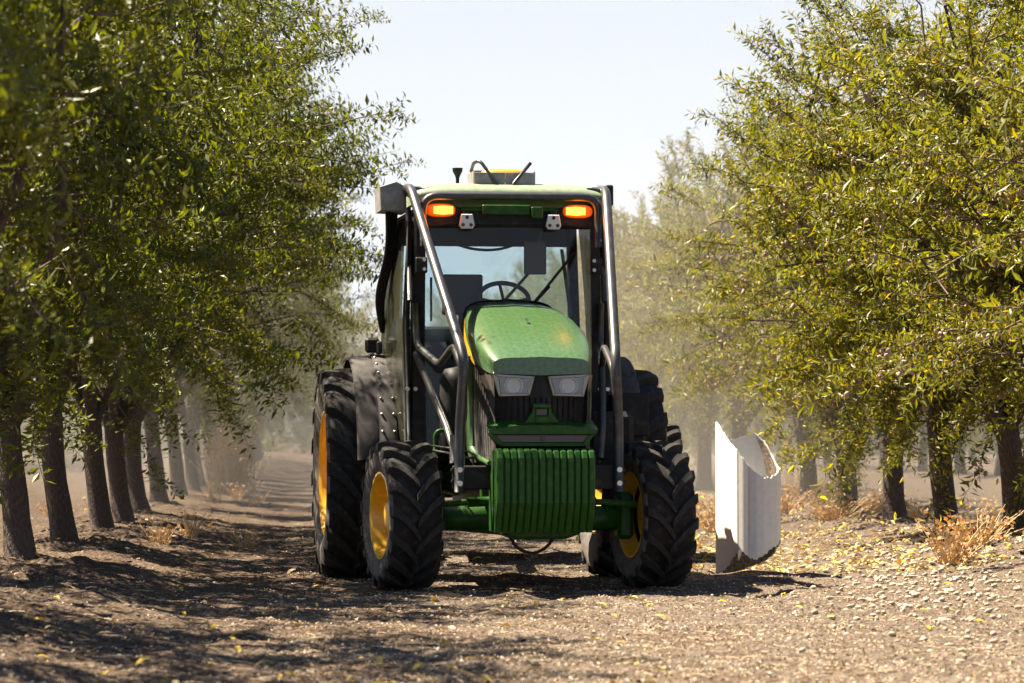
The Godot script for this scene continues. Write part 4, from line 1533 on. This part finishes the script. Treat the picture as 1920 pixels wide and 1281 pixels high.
	box(s, Vector3(0.05, 1.75, -2.1), Vector3(0.46, 0.55, 0.12), 0.04, Basis(Vector3.RIGHT, -0.12))
	box(s, Vector3(-0.5, 1.5, -1.7), Vector3(0.24, 0.6, 0.7), 0.04)
	box(s, Vector3(0.55, 1.4, -1.8), Vector3(0.16, 0.4, 0.7), 0.04)
	box(s, Vector3(0.0, 1.6, -1.15), Vector3(0.5, 0.55, 0.22), 0.05)
	put(s, "seat", M.interior, cab)
	s = S()
	tube(s, PackedVector3Array([Vector3(0.50, 2.47, -0.93), Vector3(0.19, 2.09, -0.89)]), 0.011, -1.0, 6)
	tube(s, PackedVector3Array([Vector3(0.30, 2.21, -0.90), Vector3(0.19, 2.09, -0.885)]), 0.014, -1.0, 6)
	put(s, "wiper", M.black_plastic, cab)
	s = S()
	tube(s, PackedVector3Array([Vector3(0.23, 2.36, -1.25), Vector3(0.02, 2.11, -1.36)]), 0.012, -1.0, 6)
	tube(s, PackedVector3Array([Vector3(0.44, 2.5, -1.2), Vector3(0.50, 2.0, -1.15)]), 0.014, -1.0, 6)
	tube(s, PackedVector3Array([Vector3(-0.56, 2.28, -1.15), Vector3(-0.56, 1.95, -1.15)]), 0.01, -1.0, 6)
	put(s, "grab_handle", M.interior, cab)
	s = S()
	tube(s, rounded_path([Vector3(-0.3, 2.62, -2.3), Vector3(-0.1, 2.55, -2.29), Vector3(0.12, 2.55, -2.29), Vector3(0.3, 2.62, -2.3)], 0.15), 0.012, -1.0, 6)
	put(s, "window_handle", M.interior, cab)
	# canister and pipework beside the hood
	s = S()
	lathe(s, [Vector2(0.95, 0.001), Vector2(0.95, 0.11), Vector2(1.0, 0.125), Vector2(1.5, 0.125), Vector2(1.58, 0.09), Vector2(1.6, 0.001)], Transform3D(Basis(Vector3(0, 1, 0), Vector3(-1, 0, 0), Vector3(0, 0, 1)), Vector3(-0.44, 0, -0.55)), 18)
	put(s, "exhaust_canister", M.black_plastic, t)
	s = S()
	tube(s, rounded_path([Vector3(-0.64, 0.98, -0.2), Vector3(-0.64, 1.13, -0.2), Vector3(-0.54, 1.13, -0.2)], 0.06), 0.016, -1.0, 8)
	put(s, "hand_rail", M.green_paint, t)
	s = S()
	tube(s, rounded_path([Vector3(-0.75, 1.0, -0.1), Vector3(-0.6, 0.97, 0.25), Vector3(-0.47, 0.93, 0.4), Vector3(-0.38, 0.95, 0.3)], 0.1), 0.009, -1.0, 6)
	tube(s, rounded_path([Vector3(-0.68, 1.02, -0.1), Vector3(-0.55, 1.0, 0.25), Vector3(-0.45, 0.98, 0.4), Vector3(-0.36, 0.9, 0.35)], 0.1), 0.007, -1.0, 6)
	put(s, "hoses", M.dusty_plastic, t)
	s = S()
	tube(s, PackedVector3Array([Vector3(-0.57, 0.9, 0.3), Vector3(-0.57, 1.1, 0.3)]), 0.025, -1.0, 10)
	put(s, "shock_absorber", M.grey_metal, t)
	# dark tool box ahead of the right rear wheel
	s = S(true)
	box(s, Vector3(0.91, 1.25, -0.95), Vector3(0.24, 0.32, 0.4), 0.01)
	box(s, Vector3(0.9, 1.0, -1.0), Vector3(0.22, 0.2, 0.35), 0.01)
	put(s, "tool_box", M.black_plastic, t)
	s = S(true)
	box(s, Vector3(0.66, 1.02, -0.55), Vector3(0.34, 0.5, 0.6), 0.04)
	put(s, "fuel_tank", M.black_plastic, t)
	s = S(true)
	box(s, Vector3(-0.68, 0.78, -0.75), Vector3(0.22, 0.42, 0.55), 0.03)
	put(s, "step_box", M.black_plastic, t)
	# fenders
	for sx in [-1.0, 1.0]:
		s = S()
		var fr := []
		for e in [[0.78, 0.885], [0.84, 0.91], [0.94, 0.915], [1.08, 0.91], [1.1, 0.895], [1.1, 0.88]]:
			fr.append(ring_arc(sx * e[0], e[1], 0.12, 2.2, 22, 0.80, -2.165))
		loft(s, fr, false)
		var fen := put(s, "fender", M.dusty_plastic, t)
		s = S()
		loft(s, [ring_arc(sx * 0.80, 0.925, 0.12, 1.6, 18, 0.80, -2.165), ring_arc(sx * 0.93, 0.93, 0.12, 1.6, 18, 0.80, -2.165), ring_arc(sx * 0.932, 0.917, 0.12, 1.6, 18, 0.80, -2.165)], false)
		put(s, "fender_strip", M.dusty_plastic, fen)
		for k in 9:
			for row in 2:
				var a := 0.2 + 0.155 * k
				s = S()
				var q := Vector3(0, sin(a), cos(a))
				lathe(s, [Vector2(0.925, 0.012), Vector2(0.938, 0.01), Vector2(0.942, 0.001)], Transform3D(Basis(q, Vector3(1, 0, 0), q.cross(Vector3(1, 0, 0))), Vector3(sx * (0.82 if row == 0 else 0.91), 0.80, -2.165)), 8)
				put(s, "rivet", M.steel, fen)
		# inner wall between wheel and cab
		s = S(true)
		var wall := PackedVector2Array()
		for i in 14:
			var a := lerpf(0.12, 2.2, i / 13.0)
			wall.append(Vector2(-2.165 + 0.9 * cos(a), 0.8 + 0.9 * sin(a)))
		wall.append(Vector2(-2.5, 0.9))
		prism(s, wall, Transform3D(Basis(Vector3(0, 0, 1), Vector3(0, 1, 0), Vector3(-1, 0, 0)), Vector3(sx * 0.79, 0, 0)), -0.01, 0.01)
		put(s, "wheel_arch", M.black_plastic, fen)
		s = S(true)
		box(s, Vector3(sx * 0.92, 1.79, -2.0), Vector3(0.11, 0.12, 0.07), 0.02)
		box(s, Vector3(sx * 0.87, 1.77, -1.98), Vector3(0.04, 0.10, 0.12), 0.01)
		put(s, "rear_lamp", M.black_plastic, t)

# ---------- the implement towed behind the tractor ----------
func make_trailer() -> void:
	var t := thing("towed_sprayer", "green towed orchard machine half hidden behind the tractor", "trailer", Vector3(1.72, 0, -30.8), -0.04)
	var s := S()
	var tank := []
	for e in [[-1.3, 0.55], [-1.25, 0.8], [1.15, 0.8], [1.2, 0.55]]:
		var ring := PackedVector3Array()
		for j in 28:
			var a := TAU * j / 28
			ring.append(Vector3(0.98 * e[1] / 0.8 * signf(cos(a)) * pow(absf(cos(a)), 0.5), 1.3 + 0.5 * e[1] / 0.8 * signf(sin(a)) * pow(absf(sin(a)), 0.5), e[0]))
		tank.append(ring)
	loft(s, tank)
	cap(s, tank[0], true)
	cap(s, tank[3])
	put(s, "tank", M.green_paint, t)
	s = S(true)
	box(s, Vector3(-0.93, 1.9, 0.5), Vector3(0.26, 0.34, 0.5), 0.02)
	box(s, Vector3(-0.95, 2.09, 0.5), Vector3(0.34, 0.06, 0.55), 0.015)
	put(s, "fill_hatch", M.green_paint, t)
	s = S(true)
	box(s, Vector3(0, 0.72, 0), Vector3(0.9, 0.16, 2.6), 0.02)
	box(s, Vector3(-0.3, 0.7, 2.1), Vector3(0.12, 0.12, 2.2), 0.02)
	put(s, "frame", M.green_paint, t)
	s = S()
	tube(s, PackedVector3Array([Vector3(-1.35, 0.58, -0.2), Vector3(1.35, 0.58, -0.2)]), 0.06)
	put(s, "axle", M.black_plastic, t)
	for sx in [-1.0, 1.0]:
		wheel(t, Vector3(sx * 1.35, 0.595, -0.2), 0.03, 0.605, 0.36, 0.32, sx, 20, 0.3, false)

# ---------- broken white pipe ----------
func make_pipe() -> void:
	var t := thing("broken_pipe", "broken upright length of white plastic pipe with jagged ends beside the tractor", "pipe", Vector3(3.38, 0.0, -26.75), 0.0)
	t.position.y = ground_height(3.38, -26.75) - 0.01
	# plan outline from the crease round the left flap, the back and the right to the front: x, z, foot, top
	var o := [[-0.115, 0.135, 0.19, 0.98], [-0.135, 0.09, 0.16, 1.0], [-0.165, 0.0, 0.09, 1.05], [-0.205, -0.11, 0.03, 1.13], [-0.238, -0.2, 0.0, 1.2], [-0.242, -0.245, 0.0, 1.2], [-0.22, -0.29, 0.0, 1.11], [-0.16, -0.325, 0.0, 1.06], [-0.08, -0.335, 0.01, 1.07], [0.0, -0.33, 0.03, 1.09], [0.08, -0.31, 0.06, 1.12], [0.15, -0.27, 0.10, 1.06], [0.205, -0.2, 0.15, 0.95], [0.235, -0.1, 0.21, 0.86], [0.245, 0.0, 0.255, 0.825], [0.235, 0.06, 0.275, 0.84], [0.2, 0.12, 0.235, 0.80], [0.15, 0.165, 0.205, 0.77], [0.09, 0.195, 0.165, 0.765], [0.03, 0.205, 0.13, 0.80], [-0.03, 0.195, 0.14, 0.86], [-0.075, 0.17, 0.19, 0.92], [-0.108, 0.142, 0.21, 0.975]]
	var n := o.size()
	var fine := []
	for i in n - 1:
		for k in 5:
			var f := k / 5.0
			var row := []
			for c in 4:
				row.append(lerpf(o[i][c], o[i + 1][c], f))
			row[2] = maxf(0.0, row[2] + rng.randf_range(-0.012, 0.012)) if o[i][2] > 0.02 else row[2]
			row[3] += rng.randf_range(-0.007, 0.007)
			fine.append(row)
	fine.append(o[n - 1])
	var outer := []
	var inner := []
	var levels := 10
	for l in levels + 1:
		var ra := PackedVector3Array()
		var rb := PackedVector3Array()
		for i in fine.size():
			var r: Array = fine[i]
			var prev: Array = fine[maxi(i - 1, 0)]
			var next: Array = fine[mini(i + 1, fine.size() - 1)]
			var along := Vector3(next[0] - prev[0], 0, next[1] - prev[1]).normalized()
			var nor := Vector3(-along.z, 0, along.x)
			var y := lerpf(r[2], r[3], l / float(levels))
			var p := Vector3(r[0], y, r[1])
			ra.append(p)
			rb.append(p + nor * 0.009)
		outer.append(ra)
		inner.append(rb)
	# the wall as one closed sheet: outside, rims, inside
	var s := S()
	loft(s, outer, false)
	s.set_smooth_group(1)
	loft(s, inner, false)
	s.set_smooth_group(2)
	loft(s, [outer[0], inner[0]], false)
	s.set_smooth_group(3)
	loft(s, [outer[levels], inner[levels]], false)
	put(s, "pipe_wall", M.pipe, t)
	# dried mud caked on the inside
	var span := fine.size()
	s = S()
	var mud_low := []
	for l in 5:
		var ra := PackedVector3Array()
		for i in range(int(span * 0.3), int(span * 0.7)):
			var q: Vector3 = inner[0][i]
			var hgt := 0.17 + 0.06 * sin(i * 0.7) + 0.04 * sin(i * 1.9)
			var toward := (Vector3(0, q.y, -0.05) - q).normalized() * (0.004 + 0.006 * sin(l * 0.8))
			ra.append(q + Vector3(0, hgt * l / 4.0 + 0.004, 0) + toward)
		mud_low.append(ra)
	loft(s, mud_low, false)
	put(s, "mud_patch", M.mud, t)
	s = S()
	var mud_top := []
	for l in 5:
		var ra := PackedVector3Array()
		for i in range(int(span * 0.46), int(span * 0.60)):
			var q: Vector3 = inner[levels][i]
			var hgt := (0.2 + 0.03 * sin(i * 0.9)) * clampf((i - int(span * 0.46)) / 6.0, 0.05, 1.0)
			var toward := (Vector3(0, q.y, -0.05) - q).normalized() * (0.004 + 0.005 * sin(l * 0.8))
			ra.append(q - Vector3(0, hgt * l / 4.0 + 0.01, 0) + toward)
		mud_top.append(ra)
	loft(s, mud_top, false)
	put(s, "mud_patch", M.mud, t)

# ---------- dry weeds ----------
func weed(called: String, label: String, category: String, group: String, at: Vector3, blades: int, tall: float, spread: float, leaves: int) -> void:
	var t := thing(called, label, category, at, 0.0, group)
	var s := S(true)
	var l := S(true)
	for i in blades:
		var az := rng.randf() * TAU
		var out := Vector3(cos(az), 0, sin(az))
		var foot := out * rng.randf() * spread * 0.35
		if blades > 300:
			foot = Vector3(rng.randfn() * 0.24, 0, rng.randfn() * 0.5) * spread
			out = Vector3(rng.randfn(), 0, rng.randfn()).normalized()
		var h := tall * rng.randf_range(0.4, 1.0)
		var tip := foot + out * spread * rng.randf_range(0.2, 1.0) + Vector3(0, h, 0)
		var mid := foot.lerp(tip, 0.5) + Vector3(rng.randf_range(-0.1, 0.1) * spread, h * rng.randf_range(0.05, 0.3), rng.randf_range(-0.1, 0.1) * spread)
		var pts := PackedVector3Array()
		for k in 5:
			var u := k / 4.0
			pts.append(foot.lerp(mid, u).lerp(mid.lerp(tip, u), u) - Vector3(0, 0.02 * (1.0 - u), 0))
		tube(s, pts, 0.0055, 0.002, 3)
		for k in leaves:
			var p := pts[rng.randi_range(1, 4)]
			var d := Vector3(rng.randfn(), rng.randfn() * 0.6, rng.randfn()).normalized() * rng.randf_range(0.03, 0.07)
			var w := d.cross(Vector3(rng.randfn(), rng.randfn(), rng.randfn())).normalized() * d.length() * 0.28
			tri(l, p, p + d * 0.5 + w, p + d)
			tri(l, p, p + d, p + d * 0.5 - w)
	put(s, "stems", M.straw, t)
	if leaves > 0:
		put(l, "leaves", M.rust_leaf, t)

func make_weeds() -> void:
	rng.seed = 4242
	var spots := [[1335, 950], [1405, 985], [1475, 970], [1535, 962], [1500, 948], [1620, 975], [1650, 968], [1730, 985], [1350, 985], [1830, 1035], [1785, 1050], [1560, 985]]
	for e in spots:
		var p := ground_at(e[0], e[1], 0.08)
		p.y = ground_height(p.x, p.z)
		weed("dry_weed", "low orange brown dried weed at the foot of the sunlit row", "weed", "dried weeds along the sunlit row", p, 60, rng.randf_range(0.2, 0.42), rng.randf_range(0.25, 0.45), 4)
	for e in [[300, 1025], [355, 1005], [458, 1018], [180, 960], [95, 960], [445, 935], [480, 945], [400, 945]]:
		var p := ground_at(e[0], e[1], 0.08)
		p.y = ground_height(p.x, p.z)
		weed("dry_weed", "thin straw coloured weed tuft on the bank of the shaded row", "weed", "weed tufts along the shaded row", p, 26, rng.randf_range(0.14, 0.3), 0.2, 2)
	for e in [[1490, 945], [1545, 950]]:
		var p := ground_at(e[0], e[1], 0.1)
		p.y = ground_height(p.x, p.z)
		weed("tall_dry_grass", "tall thin dry grass stalks behind the white pipe", "grass", "tall dry grass behind the pipe", p, 30, 0.95, 0.35, 1)
	# tangle of dead brush on the shaded bank
	var p := ground_at(432, 928, 0.08)
	p.y = ground_height(p.x, p.z)
	weed("brush_pile", "tall tangle of dead straw coloured brush at the end of the shaded trunks", "brush", "", p, 380, 1.35, 0.6, 3)
	# bits blown through the air by the machine
	var blown := mat("blown_leaf", Color(0.6, 0.47, 0.04), 0.6)
	blown.backlight_enabled = true
	blown.backlight = Color(0.9, 0.85, 0.2)
	var leafy := flake_mesh(8, 0.085, 0.03)
	for e in [[1316, 933], [1425, 816], [1483, 880], [1678, 968], [1762, 972], [1752, 916], [1870, 903], [1800, 940], [1545, 935], [1720, 920], [1900, 960], [1690, 900]]:
		var d: Vector3 = cam_basis * Vector3((e[0] - 960.0) / FOCAL, -(e[1] - 640.5) / FOCAL, -1.0)
		var q := Vector3(0, EYE, 0) + d * rng.randf_range(27.0, 33.0)
		var o := place(leafy, "blown_leaf", blown, self)
		o.transform = Transform3D(loose_basis(rng.randf_range(0.7, 1.0), 1.4), q)
		tag(o, "small yellow leaf blowing through the dusty air under the sunlit crowns", "leaf", "leaves blowing in the air")

# ---------- dust raised by the machine ----------
func dust_bank(at: Vector3, size: Vector3, density: float) -> void:
	var f := FogVolume.new()
	f.name = numbered("dust_haze")
	f.shape = RenderingServer.FOG_VOLUME_SHAPE_ELLIPSOID
	f.size = size
	var m := FogMaterial.new()
	m.albedo = Color(0.85, 0.825, 0.79)
	m.density = density
	f.material = m
	add_child(f)
	f.position = at
	tag(f, "pale dust hanging between the trees behind the tractor", "dust", "banks of dust", "stuff")

func make_dust() -> void:
	dust_bank(Vector3(2.0, 2.0, -92.0), Vector3(160, 110, 112), 0.0032)
	dust_bank(Vector3(-0.6, 1.2, -53.0), Vector3(8, 5, 22), 0.010)
	dust_bank(Vector3(5.2, 1.8, -46.0), Vector3(8, 6.5, 22), 0.014)
